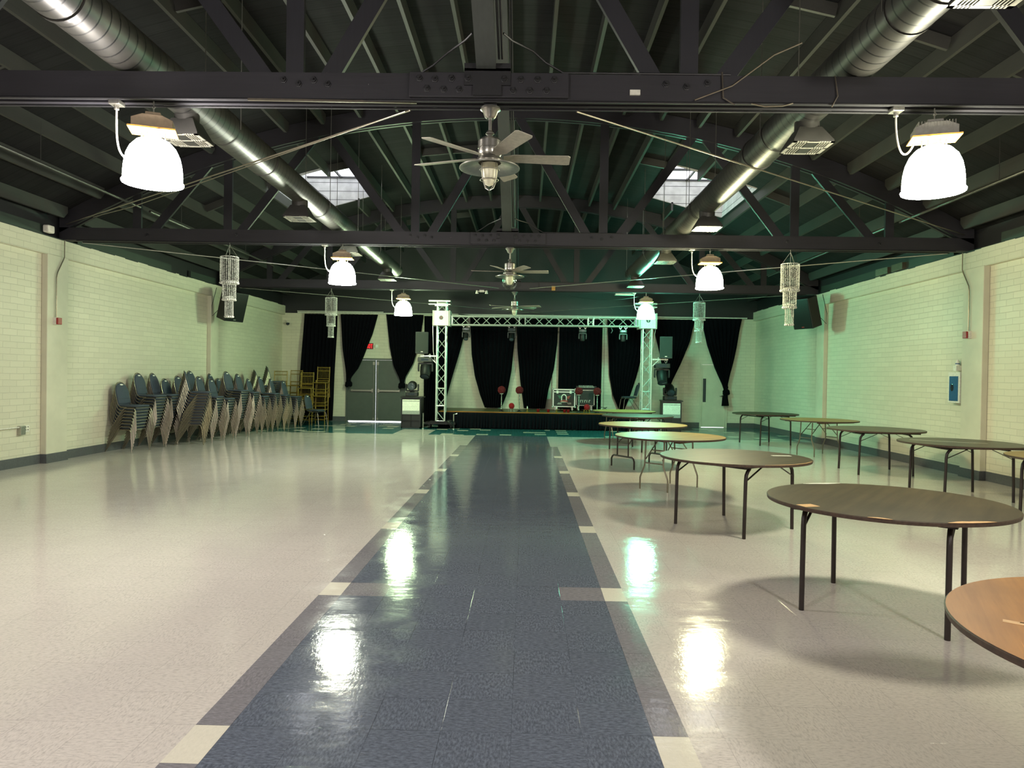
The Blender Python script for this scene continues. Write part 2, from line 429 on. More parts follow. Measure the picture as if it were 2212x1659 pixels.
WL = side_wall('wall_left', LX, 1, 'painted brick wall on the left behind the stacked chairs')
WR = side_wall('wall_right', RX, -1, 'painted brick wall on the right with the blue cabinet')
tn = 0
PIL = (-.55, 5.2, 11.33, 17.3)
for X, sgn, side in ((LX, 1, 'left'), (RX, -1, 'right')):
    for y in PIL:
        tn += 1; b = MB(); w = .52 if y < 12 else .42
        b.box(min(X, X+.1*sgn), max(X, X+.1*sgn), y, y+w, 0, 3.40)
        o = b.build('trim_%d' % tn, 'wallp', smooth=0, bevel=.008); struct(o, 'painted brick pilaster on the %s wall' % side, 'pilaster')
    b = MB(); segs = []; prev = YF
    for y in PIL:
        w = .52 if y < 12 else .42
        b.box(min(X, X+.012*sgn), max(X, X+.012*sgn), prev, y, 0, .15)
        b.box(min(X, X+.112*sgn), max(X, X+.112*sgn), y-.012, y+w+.012, 0, .15); prev = y+w+.012
    b.box(min(X, X+.012*sgn), max(X, X+.012*sgn), prev, YB, 0, .15)
    struct(b.build('baseboard_%s' % side, 'base', smooth=0), 'grey vinyl baseboard on the %s wall' % side, 'baseboard')
    # dark timber ledgers lying on top of the wall between trusses
    k = 0
    for (a, c) in ((-.2, 5.3), (6.0, 11.25), (12.15, 15.4), (16.3, 17.6)) if side == 'left' else ((-.2, 5.3), (6.0, 11.0), (12.2, 17.6)):
        tn += 1; b = MB(); b.box(min(X, X+.06*sgn), max(X, X+.06*sgn), a, c, 3.70, 3.85)
        struct(b.build('trim_%d' % tn, 'ledge', smooth=0), 'dark timber ledger along the top of the %s wall' % side, 'trim')
# back wall, with the openings of both doors
D1 = (-5.37, -3.55, 1.98); D2 = (5.95, 6.72, 2.0)
def arch_poly(y, z0, n=24):
    xs = [LX-.2+(RX-LX+.4)*i/n for i in range(n+1)]
    return [(x, y, arc(x, .34)) for x in reversed(xs)]
def back_wall():
    b = MB(); t = .2; y0, y1 = YB, YB+t
    def bx(x0, x1, z0, z1): b.box(x0, x1, y0, y1, z0, z1)
    bx(LX-.2, D1[0], -.05, 3.45); bx(D1[0], D1[1], D1[2], 3.45); bx(D1[1], D2[0], -.05, 3.45); bx(D2[0], D2[1], D2[2], 3.45); bx(D2[1], RX+.2, -.05, 3.45)
    b.box(LX, RX, y0-.02, y0, 3.13, 3.45)
    for x in (-6.75, -3.1, 1.2, 2.85): b.box(x, x+.25, y0-.06, y0, 0, 3.13)
    o = b.build('wall_back', 'wally', smooth=0); struct(o, 'painted block wall behind the stage and drapes', 'wall')
    b = MB(); n = 24; xs = [LX-.2+(RX-LX+.4)*i/n for i in range(n+1)]
    b.prism([(x, arc(x, .34)) for x in xs]+[(RX+.2, 3.45), (LX-.2, 3.45)], y0-.01, y1, 'xz'); b.build('wall_back_upper', 'coal', o, smooth=0)
back_wall()
b = MB(); n = 24; xs = [LX-.2+(RX-LX+.4)*i/n for i in range(n+1)]
b.prism([(x, arc(x, .34)) for x in xs]+[(RX+.2, -.05), (LX-.2, -.05)], YF-.2, YF, 'xz')
struct(b.build('wall_front', 'wally', smooth=0), 'painted wall behind the viewer', 'wall')
b = MB()
for x0, x1 in ((LX, D1[0]-.06), (D1[1]+.06, D2[0]-.05), (D2[1]+.05, RX)): b.box(x0, x1, YB-.014, YB, 0, .15)
struct(b.build('baseboard_back', 'base', smooth=0), 'grey vinyl baseboard of the wall behind the stage', 'baseboard')
# ---- doors
def door(name, x0, x1, z1, lab, mat, leaves, slot=False):
    b = MB(); f = .05
    for a, c in ((x0-f, x0), (x1, x1+f)): b.box(a, c, YB-.03, YB+.1, 0, z1)
    b.box(x0-f, x1+f, YB-.03, YB+.1, z1, z1+f)
    root = b.build(name, mat, smooth=0); struct(root, lab, 'door')
    w = (x1-x0)/leaves; g = .006 if leaves > 1 else .003
    for k in range(leaves):
        a, c = x0+k*w, x0+(k+1)*w; b = MB()
        a2 = a+(.004 if k == 0 else g); c2 = c-(.004 if k == leaves-1 else g); zb = .022 if leaves > 1 else .008
        if slot:
            b.box(a2, a2+.05, YB+.0, YB+.045, zb, z1-.004); b.box(a2+.15, c2, YB, YB+.045, zb, z1-.004)
            b.box(a2+.05, a2+.15, YB, YB+.045, zb, .80); b.box(a2+.05, a2+.15, YB, YB+.045, 1.55, z1-.004)
        else: b.box(a2, c2, YB, YB+.045, zb, z1-.004)
        leaf = b.build('door_leaf', mat, root, smooth=0)
        if slot:
            b = MB(); b.box(a2+.05, a2+.15, YB+.015, YB+.025, .80, 1.55); b.build('window_slot', 'glassd', leaf, smooth=0)
        if leaves > 1:
            s = 1 if k == 0 else -1; e = c2 if k == 0 else a2
            b = MB(); m0, m1 = (a2+.12, c2-.06) if k == 0 else (a2+.06, c2-.12)
            b.box(m0, m1, YB-.075, YB-.045, .97, 1.02); b.box(m0, m0+.05, YB-.05, YB, .965, 1.03); b.box(m1-.05, m1, YB-.05, YB, .965, 1.03)
            b.box(e-s*.09-.03, e-s*.09+.03, YB-.07, YB, .94, 1.05); b.build('push_bar', 'steel', leaf, smooth=0)
            b = MB(); b.tube([(e-s*.06, YB-.02, .1), (e-s*.06, YB-.02, 1.9)], .008, 6)
            b.box(e-s*.06-.03, e-s*.06+.03, YB-.03, YB, 1.82, 1.92); b.box(e-s*.06-.02, e-s*.06+.02, YB-.03, YB, .06, .12); b.build('latch_rod', 'steel', leaf)
        else:
            b = MB(); b.box(c2-.12, c2-.07, YB-.05, YB, .98, 1.03); b.tube([(c2-.095, YB-.05, 1.0), (c2-.095, YB-.07, 1.0), (c2-.2, YB-.07, 1.0)], .009, 6); b.build('door_handle', 'steel', leaf)
    return root
door('door_1', *D1, 'grey green double exit door with push bars', 'doorp', 2)
door('door_2', *D2, 'pale single door with a narrow window slot', 'wallp', 1, True)
# ---- roof
SKY = [(-4.85, -3.25, 14.1, 16.6, 'left'), (3.2, 4.84, 14.1, 16.6, 'right')]
DZ = .30
def roof():
    b = MB(); n = 60; xs = [LX-.2+(RX-LX+.4)*i/n for i in range(n+1)]
    xs = sorted(set(xs+[s[0] for s in SKY]+[s[1] for s in SKY])); ys = [YF-.2, 14.1, 16.6, YB+.2]
    V = {}
    for lay, off in enumerate((DZ, DZ+.04)):
        for i in range(len(xs)-1):
            for j in range(3):
                xm = (xs[i]+xs[i+1])/2
                if j == 1 and any(s[0] < xm < s[1] for s in SKY): continue
                q = [(xs[i], ys[j]), (xs[i+1], ys[j]), (xs[i+1], ys[j+1]), (xs[i], ys[j+1])]
                b.face([(x, y, arc(x, off)) for x, y in q])
    o = b.build('ceiling', 'deck', smooth=.9); struct(o, 'dark painted timber roof boards on curved trusses', 'ceiling')
    w = .045; hgt = .20
    ends = [(-.35, 5.47), (5.83, 11.62), (11.98, 17.77), (18.13, YB)]
    def joist(x, y0, y1, nm='joist'):
        z = arc(x, DZ)-.002; b = MB()
        c0 = .10 if y0 > -1 and y0 not in (14.0, 16.6) else 0; c1 = .10 if y1 < YB-1 and y1 not in (14.1,) else 0
        b.prism([(y0, z), (y1, z), (y1, z-.10), (y1-c1, z-hgt), (y0+c0, z-hgt), (y0, z-.10)], x-w/2, x+w/2, 'yz')
        return b.build(nm, 'joist', o, smooth=0)
    for (a, c) in ends:
        for k in range(-12, 13):
            x = .03+.61*k
            if abs(x) > 7.4: continue
            s = [q for q in SKY if q[0]+.03 < x < q[1]-.03]
            if a > 11 and c < 18 and s: joist(x, a, 14.1); joist(x, 16.6, c)
            else: joist(x, a, c)
    # blocking between the joists, one row in each bay
    for (a, c) in ends[1:]:
        ym = (a+c)/2-.9; b = MB(); rb = random.Random(int(a*7))
        for k in range(-12, 12):
            x0, x1 = .03+.61*k+.03, .03+.61*(k+1)-.03
            if abs(x0) > 7.3 or abs(x1) > 7.3 or rb.random() > .28: continue
            if any(q[2]-.1 < ym < q[3]+.1 and q[0]-.1 < (x0+x1)/2 < q[1]+.1 for q in SKY): continue
            b.bar((x0, ym, arc(x0, DZ)-.08), (x1, ym, arc(x1, DZ)-.08), .04, .14)
        tag(b.build('blocking', 'joist', o, smooth=0), kind='stuff')
roof()
for i, (x0, x1, y0, y1, side) in enumerate(SKY):
    b = MB(); h = .62; t = .04
    A = [(x0, y0), (x1, y0), (x1, y1), (x0, y1)]
    for k in range(4):
        p, q = A[k], A[(k+1) % 4]; nx = 1 if k == 1 else -1 if k == 3 else 0; ny = -1 if k == 0 else 1 if k == 2 else 0
        zt = arc(-4.05 if side == 'left' else 4.02, DZ)+h
        b.face([(p[0], p[1], arc(p[0], DZ)-.01), (q[0], q[1], arc(q[0], DZ)-.01), (q[0], q[1], zt), (p[0], p[1], zt)])
        b.face([(p[0]+nx*t-(t if 0 else 0), p[1]+ny*t, arc(p[0], DZ)-.01), (q[0]+nx*t, q[1]+ny*t, arc(q[0], DZ)-.01), (q[0]+nx*t, q[1]+ny*t, zt), (p[0]+nx*t, p[1]+ny*t, zt)])
    o = b.build('window_%d' % (i+1), 'skywell', smooth=0); struct(o, 'skylight in the %s side of the roof' % side, 'skylight')
    b = MB(); b.box(x0-.04, x1+.04, y0-.04, y1+.04, zt, zt+.006); b.build('skylight_pane', 'pane', o, smooth=0)
    b = MB()
    for k in range(4):
        y = y0+(y1-y0)*k/3; b.box(x0, x1, y-.02, y+.02, zt-.05, zt-.005)
    b.box((x0+x1)/2-.02, (x0+x1)/2+.02, y0, y1, zt-.05, zt-.005)
    b.build('glazing_bar', 'coal', o, smooth=0)
# ---- roof trusses
TY = (-.5, 5.65, 11.8, 17.95)
TLAB = ['black timber bowstring truss overhead behind the viewer', 'nearest black timber roof truss, spanning the top of the view', 'second black timber roof truss, between the near and far fans', 'farthest black timber roof truss, above the stage truss towers']
CZ0, CZ1 = 3.69, 3.90
def truss(ti):
    Y = TY[ti]; t = thing('roof_truss', TLAB[ti], 'roof truss', (0, Y, 0), group='bowstring roof trusses')
    b = MB(); x0, x1 = LX+.02, RX-.02
    b.box(x0, x1, -.075, -.025, CZ0, CZ1); b.box(x0, x1, .025, .075, CZ0, CZ1)
    for x in (-6, -4.7, -3.1, -1.5, 1.5, 3.1, 4.7, 6): b.box(x-.15, x+.15, -.025, .025, CZ0+.05, CZ1-.02)
    b.build('bottom_chord', 'coalx', t, smooth=0)
    n = 40; b = MB()
    for a, c in ((-.075, -.025), (.025, .075)):
        P = [x0+(x1-x0)*i/n for i in range(n+1)]
        poly = [(x, arc(x)) for x in P]+[(x, arc(x, DZ-.005)) for x in reversed(P)]
        for i in range(n):
            q = [(P[i], max(arc(P[i]), CZ1-.1)), (P[i+1], max(arc(P[i+1]), CZ1-.1)), (P[i+1], arc(P[i+1], DZ-.005)), (P[i], arc(P[i], DZ-.005))]
            b.prism(q, a, c, 'xz')
    b.build('top_chord', 'coalx', t, smooth=0)
    for x in (-6.2, -4.67, -1.53, 1.59, 4.73, 6.28):
        b = MB(); b.box(x-.07, x+.07, -.022, .022, CZ0+.02, arc(x)+.12); b.build('post', 'coalz', t, smooth=0)
    for xa, xb in ((-5.98, -5.0), (-4.5, -3.2), (-1.72, -3.0), (-1.3, -.12), (1.36, .16), (1.8, 3.05), (4.55, 3.25), (6.05, 5.05)):
        b = MB(); b.bar((xa, 0, CZ0+.12), (xb, 0, arc(xb)+.05), .14, .044, up=(0, 1, 0)); b.build('diagonal', 'coalz', t, smooth=0)
    # splice plates and bolts in the middle
    b = MB(); b.box(-.60, .64, -.115, -.075, CZ0+.015, CZ1-.005); b.box(-.60, .64, .075, .115, CZ0+.015, CZ1-.005); b.build('splice_plate', 'coalx', t, smooth=0, bevel=.004)
    b = MB(); b.box(-.17, .19, -.13, -.115, CZ0+.10, CZ1+.02); b.box(-.17, .19, -.13, .1, CZ1, CZ1+.06); b.box(-.1, .12, -.14, -.115, CZ0+.02, CZ0+.1); b.build('steel_saddle', 'coal', t, smooth=0)
    if ti in (1, 2):
        spots = [(-.52, .155), (-.40, .15), (-.27, .155), (-.14, .15), (.14, .145), (.27, .15), (.40, .15), (.53, .15), (-.46, .075), (-.33, .07), (-.21, .07), (.21, .065), (.34, .065), (.47, .065),
                 (-1.36, .15), (-1.48, .12), (-1.25, .12), (-1.60, .15), (1.40, .14), (1.56, .12), (1.72, .15), (-4.5, .12), (4.6, .12), (-6.0, .1), (6.1, .1)]
        for x, z in spots:
            b = MB(); yf = -.13 if abs(x) < .18 else -.115 if abs(x) < .6 else -.075
            b.lathe([(0, yf-.045), (.009, yf-.045), (.009, yf-.02), (.022, yf-.02), (.022, yf-.008), (.030, yf-.006), (.030, yf)], 6, (x, 0, CZ0+z), axis='y'); b.build('bolt', 'coal', t)
    # small conduit strip clipped under the chord
    b = MB(); b.tube([(x0+.3, -.085, CZ0-.008), (x1-.3, -.085, CZ0-.008)], .009, 6); b.tube([(x0+.3, .085, CZ0-.008), (x1-.3, .085, CZ0-.008)], .009, 6)
    b.build('conduit', 'coal', t)
    return t
for i in range(4): truss(i)
SB = ['centre sway brace rising from the nearest truss towards the viewer', 'centre sway brace rising from the second truss behind the near fan', 'centre sway brace rising from the farthest truss']
for i in range(3):
    Y1, Y0 = TY[i+1], TY[i]
    t = thing('sway_brace', SB[i], 'timber brace', (0, 0, 0), group='centre sway braces')
    b = MB(); b.bar((.0, Y1-.14, CZ1+.04), (.02, Y0+.2, 6.0), .15, .07); b.build('brace_timber', 'brace', t, smooth=0)
    b = MB()
    for dx in (.10, .125): b.tube([(dx, Y1-.16, CZ1+.08), (dx, Y1-1.2, CZ1+.40), (dx+.02, Y0+.3, 5.95)], .009, 6)
    b.tube([(.14, Y1-.4, CZ1+.16), (.2, Y1-.3, CZ1+.155), (.36, Y1-.16, CZ1+.14), (.46, Y1-.1, CZ1+.08), (.60, Y1-.08, CZ1+.01), (1.9, Y1-.08, CZ1+.005)], .008, 6)
    b.tube([(-.09, Y1-.4, CZ1+.16), (-.15, Y1-.3, CZ1+.155), (-.3, Y1-.16, CZ1+.12), (-.42, Y1-.1, CZ1+.05), (-.5, Y1-.08, CZ1+.01)], .008, 6)
    b.build('conduit', 'coal', t)
# ---- spiral ducts
def duct(name, lab, X, Z, secs, boots, hang):
    t = thing(name, lab, 'air duct', (X, 0, Z), group='spiral ducts under the roof')
    b = MB()
    path, rr = [], []
    for y, r in secs: path.append((0, y, 0)); rr.append(r)
    b.tube(path, rr, 32); b.build('duct_pipe', 'duct', t, smooth=.9)
    for y, r in secs[2:-1:2]: b = MB(); b.lathe([(r+.001, y-.02), (r+.014, y-.018), (r+.014, y+.018), (r+.001, y+.02)], 32, axis='y', cap=False); b.build('duct_collar', 'ductp', t, smooth=.9)
    for y in boots:
        r = .165; h = 3.70-Z; b = MB(); w = .18
        b.lathe([(.11, -.13), (.11, -.225)], 20, (0, y, 0))
        top = -.215; tw = .10
        P0 = [(-tw, -tw), (tw, -tw), (tw, tw), (-tw, tw)]; P1 = [(-w, -w), (w, -w), (w, w), (-w, w)]
        bb = len(b.V)
        for (px_, py_), z in [(p, top) for p in P0]+[(p, h+.02) for p in P1]+[(p, h) for p in P1]: b.V.append((px_, y+py_, z))
        for lv in (0, 4):
            for k in range(4): b.F.append((bb+lv+k, bb+lv+(k+1) % 4, bb+lv+4+(k+1) % 4, bb+lv+4+k)); b.I.append(0)
        b.F.append((bb+3, bb+2, bb+1, bb)); b.I.append(0)
        bo = b.build('supply_boot', 'ductp', t)
        b = MB(); e = .185; z0, z1 = h-.006, h
        b.box(-e, e, y-e, y-e+.03, z0, z1); b.box(-e, e, y+e-.03, y+e, z0, z1); b.box(-e, -e+.03, y-e, y+e, z0, z1); b.box(e-.03, e, y-e, y+e, z0, z1)
        b.box(-e, e, y-.012, y+.012, z0, z1)
        for sx in (-1, 1):
            for k in range(5): cx = sx*(.065+.022*k); b.box(cx-.004, cx+.004, y-e, y+e, z0, z1)
        b.box(-.05, .05, y-e, y+e, z0+.001, z1+.004, 1)
        b.build('grille', ['grille', 'ductp'], bo, smooth=0)
        b = MB(); b.box(-w+.01, w-.01, y-w+.01, y+w-.01, h+.004, h+.012); b.build('grille_backing', 'black', bo, smooth=0)
    for y, xo in hang:
        for s in (-1, 1):
            b = MB(); x = s*.19; b.tube([(x, y, -.02), (x, y, arc(X+x, DZ)-Z-.01)], .0045, 5); b.build('hanger_rod', 'steel', t)
        b = MB(); b.lathe([(.181, y-.012), (.186, y-.012), (.186, y+.012), (.181, y+.012)], 28, axis='y', cap=False); b.build('hanger_strap', 'ductp', t)
duct('air_duct', 'painted spiral duct under the roof on the left, shrinking towards the stage', -2.87, 4.09,
     [(-3, .19), (4.75, .19), (4.80, .183), (8.5, .183), (8.55, .172), (13.2, .172), (13.3, .16), (17.35, .16)], [3.05, 6.62, 9.95, 12.83, 16.27], [(4.2, 0), (7.4, 0), (10.8, 0), (12.6, 0), (14.6, 0), (16.9, 0)])
duct('air_duct', 'painted spiral duct under the roof on the right, beside the right skylight', 2.917, 4.077,
     [(-3, .185), (4.45, .185), (4.5, .178), (8.0, .178), (8.05, .172), (13.2, .172), (13.3, .168), (17.5, .168)], [3.97, 6.66, 10.28, 13.32, 16.9], [(4.9, 0), (7.4, 0), (10.6, 0), (12.5, 0), (14.6, 0), (17.1, 0)])
# ================================================================== LIGHTS AND FANS
def high_bay(X, Y, col, strength, lab, rot=0, cord=-1, ball='ballast'):
    t = thing('high_bay_light', lab, 'pendant light', (X, Y, 3.03), 0, 'glowing high bay lamps')
    # hook up to the chord
    b = MB(); z = CZ0-3.03
    b.tube([(0, 0, z+.0), (0, 0, z-.03), (.012, 0, z-.045), (.0, 0, z-.06), (-.01, 0, z-.045)], .006, 6); b.tube([(0, 0, z-.055), (.0, 0, z-.075), (0, 0, .55)], .006, 6)
    b.build('hook', 'galv', t)
    ca = rot
    def R(x, y): return (x*math.cos(ca)-y*math.sin(ca), x*math.sin(ca)+y*math.cos(ca))
    b = MB(); poly = [(-.15, .425), (.15, .425), (.15, .495), (.07, .53), (-.07, .53), (-.15, .495)]
    Tm = Matrix.Rotation(rot, 4, 'Z')
    b.prism(poly, -.09, .09, 'xz', T=Tm); b.prism([(-.06, .52), (.06, .52), (.055, .565), (-.055, .565)], -.04, .04, 'xz', T=Tm)
    if ball == 'ballastg':
        for k in range(-6, 7): b.prism([(k*.021-.003, .49), (k*.021+.003, .49), (k*.021+.003, .537), (k*.021-.003, .537)], -.093, .093, 'xz', T=Tm)
    b.build('ballast_housing', ball, t, bevel=.004)
    b = MB(); q = [R(x, y) for x, y in ((-.172, -.115), (.172, -.115), (.172, .115), (-.172, .115))]
    b.prism(q, .413, .425); pl = b.build('mounting_plate', 'plate', t, smooth=0)
    b = MB(); b.lathe([(.085, .4125), (.09, .4115), (.095, .4125)], 20, cap=False); b.box(-.10, .10, .088, .094, .411, .413); b.box(-.10, .10, -.094, -.088, .411, .413); b.build('plate_slot', 'coal', pl)
    b = MB()
    for s in (-1, 1):
        x, y = R(s*.085, 0); b.bar((x, y, .46), (x, y, .33), .016, .004, up=(1, 0, 0))
    b.lathe([(.05, .413), (.05, .39), (.06, .37), (.07, .36)], 16, cap=False); b.build('bracket', 'galv', t)
    # prismatic dome, glowing
    prof = [(.226, .0), (.230, .012), (.219, .025), (.218, .08), (.212, .15), (.198, .22), (.170, .285), (.125, .335), (.075, .360), (.04, .368)]
    b = MB(); b.lathe(prof, 28, cap=False);
    dm = b.build('glowing_dome', emis('lamp_glow_%d' % len(bpy.data.materials), col, strength*.85), t, smooth=1.2)
    b = MB(); b.lathe([(.222, .004), (.15, .012), (.0001, .018)], 28, cap=False)
    b.build('bottom_diffuser', emis('lamp_mouth_%d' % len(bpy.data.materials), col, strength*1.1), dm, smooth=1.2)
    # junction box and cord
    jx = cord*.30; b = MB(); b.box(jx-.045, jx+.045, -.045, .045, z-.035, z+.0); b.lathe([(.02, z-.07), (.02, z-.03)], 10, (jx, 0, 0)); b.build('junction_box', 'galv', t, bevel=.005)
    b = MB(); P = []
    p0, p1, p2, p3 = Vector((jx, 0, z-.07)), Vector((jx+.0, 0, z-.30)), Vector((cord*.24, 0, .16)), Vector((cord*.14, 0, .42))
    if ball == 'ballast': p2 = Vector((cord*.30, 0, .24)); p3 = Vector((cord*.21, 0, .20))
    for i in range(17):
        u = i/16; P.append((1-u)**3*p0+3*(1-u)**2*u*p1+3*(1-u)*u*u*p2+u**3*p3)
    b.tube(P, .008, 6); b.build('cord', 'whitem', t)
    return t
LS = 135.0
high_bay(-2.67, 5.65, (1.0, .93, .88, 1), LS*1.0, 'glowing bell lamp with beige ballast at upper left', .35)
high_bay(3.52, 5.65, (1.0, .97, .74, 1), LS*1.05, 'glowing bell lamp with finned grey ballast at upper right', -.3, ball='ballastg')
high_bay(-2.74, 11.8, (.93, 1.0, .80, 1), LS*1.2, 'glowing bell lamp on the second truss, left of the middle fan', .1)
high_bay(3.36, 11.8, (1.0, .98, .58, 1), LS*1.2, 'glowing bell lamp on the second truss, right of the middle fan', 0)
high_bay(-2.78, 17.95, (.72, 1.0, .58, 1), LS*1.4, 'greenish bell lamp left of the stage truss tower', .1)
high_bay(3.35, 17.95, (.22, 1.0, .62, 1), LS*1.5, 'bright green tinted lamp in front of the right truss tower', 0)
high_bay(-2.7, -.5, (1.0, .94, .93, 1), LS*1.8, 'glowing bell lamp behind the viewer on the left', 0)
high_bay(3.4, -.5, (1.0, .94, .88, 1), LS*1.8, 'glowing bell lamp behind the viewer on the right', 0)
def fan(X, Y, angs, lab, clear=False, bz=3.27, drop=0.0, rad=.64):
    t = thing('ceiling_fan', lab, 'ceiling fan', (X, Y, 0), 0, 'ceiling fans along the centre line')
    z = CZ0-.01
    b = MB(); b.box(-.05, .05, -.05, .05, z-.03, z+.01); b.build('mounting_block', 'coal', t, smooth=0)
    b = MB(); b.lathe([(.0, z-.02), (.078, z-.02), (.08, z-.035), (.06, z-.05), (.045, z-.09), (.03, z-.105), (0, z-.11)][1:6], 28); b.build('canopy', 'steel', t)
    b = MB(); b.lathe([(.013, z-.1), (.013, bz+.15), ], 12); b.lathe([(.02, bz+.21), (.035, bz+.19), (.035, bz+.185), (.02, bz+.175), (.024, bz+.14)], 16, cap=False); b.build('downrod', 'steel', t)
    b = MB(); b.lathe([(.03, bz+.15), (.075, bz+.145), (.094, bz+.125), (.094, bz+.07), (.089, bz+.068), (.089, bz+.06), (.094, bz+.058), (.094, bz+.03), (.088, bz+.01), (.07, bz-.005)], 28); b.build('motor_housing', 'steel', t)
    for i, a in enumerate(angs):
        b = MB(); ca, sa = math.cos(a), math.sin(a); tilt = -.17
        out = [(.11, -.025), (.2, -.052), (rad-.02, -.066), (rad, -.05), (rad+.005, .058), (rad-.015, .066), (.2, .056), (.11, .025)]
        bb = len(b.V)
        for dz in (0, .007):
            for u, v in out: b.V.append((u*ca-v*sa, u*sa+v*ca, bz+dz-.005+v*tilt*1.3))
        n = len(out); b.F.append(tuple(range(bb+n-1, bb-1, -1))); b.F.append(tuple(range(bb+n, bb+2*n))); b.I += [0, 0]
        for k in range(n): l = (k+1) % n; b.F.append((bb+k, bb+l, bb+n+l, bb+n+k)); b.I.append(0)
        b.build('blade', 'blade', t)
    b = MB(); b.lathe([(.07, bz), (.10, bz-.01), (.105, bz-.03), (.098, bz-.045)], 28, cap=False); b.build('light_collar', 'steel', t)
    b = MB(); b.lathe([(.09, bz-.035), (.12, bz-.045), (.235, bz-.085), (.24, bz-.082), (.24, bz-.09), (.232, bz-.092), (.12, bz-.055), (.09, bz-.045)], 36, cap=False); b.build('lamp_shade', 'galv', t)
    zt = bz-.05
    if clear:
        b = MB(); b.lathe([(.06, zt), (.115, zt-.06), (.128, zt-.13), (.11, zt-.2), (.06, zt-.245), (0.001, zt-.255)], 28, cap=False); b.build('clear_globe', 'globe', t, smooth=1.5)
        b = MB(); b.lathe([(.06, zt), (.06, zt-.1), (.04, zt-.16), (.001, zt-.17)], 20, cap=False); b.build('frosted_lamp', 'frost', t, smooth=1.5)
    else:
        b = MB(); b.lathe([(.065, zt), (.066, zt-.06), (.058, zt-.12), (.035, zt-.165), (.001, zt-.18)], 24, cap=False); b.build('frosted_lamp', 'frost', t, smooth=1.5)
        b = MB()
        for zz, r in ((zt-.05, .078), (zt-.13, .072)):
            b.tube([(r*math.cos(2*PI*k/20), r*math.sin(2*PI*k/20), zz) for k in range(20)], .0035, 6, closed=True)
        for k in range(4):
            a = PI/4+PI/2*k; c_, s_ = math.cos(a), math.sin(a)
            b.tube([(.075*c_, .075*s_, zt+.01), (.078*c_, .078*s_, zt-.05), (.071*c_, .071*s_, zt-.13), (.045*c_, .045*s_, zt-.185), (.0, .0, zt-.21)], .0035, 6)
        b.build('wire_cage', 'galv', t)
    return t
fan(.03, 5.65, [math.radians(a) for a in (226, 160, 296, 5, 76)], 'galvanised ceiling fan with caged lamp, nearest and largest')
fan(.055, 11.8, [math.radians(a) for a in (247, 188, 297, 358, 100)], 'galvanised ceiling fan with clear round globe in the middle of the hall', clear=True)
fan(.04, 17.95, [math.radians(a) for a in (207, 145, 342, 115, 40)], 'galvanised ceiling fan farthest away, above the stage truss', bz=3.29, rad=.68)
# crystal chandeliers
def crystal_proto():
    t = thing('crystal_chandelier', '', 'chandelier', (0, 0, 0), 0, 'three tier crystal chandeliers')
    b = MB(); b.tube([(0, 0, .24), (0, 0, .215), (.008, 0, .205), (0, 0, .195)], .004, 5)
    for k in range(3):
        a = 2*PI*k/3+.4; b.tube([(0, 0, .2), (.135*math.cos(a), .135*math.sin(a), .0)], .0025, 5)
    b.build('hanging_wire', 'galv', t)
    for nm, r, z0, z1, n in (('upper_tier', .145, 0, -.42, 30), ('middle_tier', .105, -.02, -.70, 22), ('lower_tier', .066, -.04, -.985, 14)):
        zs = z0 if nm == 'upper_tier' else (-.40 if nm == 'middle_tier' else -.66)
        b = MB(); b.tube([(r*math.cos(2*PI*k/24), r*math.sin(2*PI*k/24), zs) for k in range(24)], .006, 6, closed=True)
        for k in range(n):
            a = 2*PI*k/n; x, y = r*math.cos(a), r*math.sin(a); z = zs-.012
            while z > z1: b.ball((x, y, z), .0085, 4, 2); z -= .0185
            b.ball((x, y, z1-.012), .015, 5, 4, sq=(1, 1, 1.2))
        b.build(nm, 'crystal', t, smooth=0, weld=False)
    b = MB(); b.tube([(0, 0, .19), (0, 0, -.66)], .003, 4); b.build('centre_wire', 'galv', t)
    return t
cp = crystal_proto(); bpy.context.view_layer.update(); remember(cp)
ctop = 3.45
cp.location = (-4.64, 11.8, ctop); cp['label'] = 'crystal chandelier on the left, hanging in front of the left wall speaker'
dup(cp, (4.68, 11.8, ctop), .3, 'crystal chandelier on the right, hanging beside the right wall speaker')
dup(cp, (-4.62, 17.95, ctop), .7, 'smaller looking crystal chandelier hanging in front of the far left drape')
dup(cp, (4.69, 17.95, ctop), .9, 'green lit crystal chandelier hanging above the pale single door')
# steel bracing cables and loose wires
def cable(path, r, mat, lab, cat='cable', name='brace_cable', sag=0, group=None):
    P = [Vector(p) for p in path]
    if sag:
        Q = []
        for i in range(25): u = i/24; Q.append(P[0].lerp(P[1], u)-Vector((0, 0, sag*4*u*(1-u))))
        P = Q
    b = MB(); b.tube(P, r, 6); o = b.build(name, mat); return tag(o, lab, cat, group)
g = 'diagonal steel bracing cables'
cable([(-.62, 5.72, 3.665), (-7.35, 11.7, 3.95)], .008, 'chairmetal', 'brace cable from the near truss centre to the left wall', group=g)
cable([(-.66, 5.72, 3.655), (-5.2, 9.85, 3.82), (-6.4, 10.9, 3.9)], .005, 'chairmetal', 'thin wire running along the left near brace cable', name='wire')
cable([(.72, 5.72, 3.665), (7.45, 11.7, 3.95)], .008, 'chairmetal', 'brace cable from the near truss centre to the right wall', group=g)
cable([(-7.2, 11.9, 3.68), (-.35, 17.85, 3.74)], .009, 'galv', 'brace cable from the second truss left end to the far truss', group=g)
cable([(7.3, 11.9, 3.68), (.4, 17.85, 3.74)], .009, 'galv', 'brace cable from the second truss right end to the far truss', group=g)
cable([(-7.0, 18.0, 3.68), (1.2, 22.4, 3.5)], .006, 'galv', 'thin cable from the far truss left end towards the stage', group=g)
cable([(7.0, 18.0, 3.68), (-.2, 22.4, 3.5)], .006, 'galv', 'thin cable from the far truss right end towards the stage', group=g)
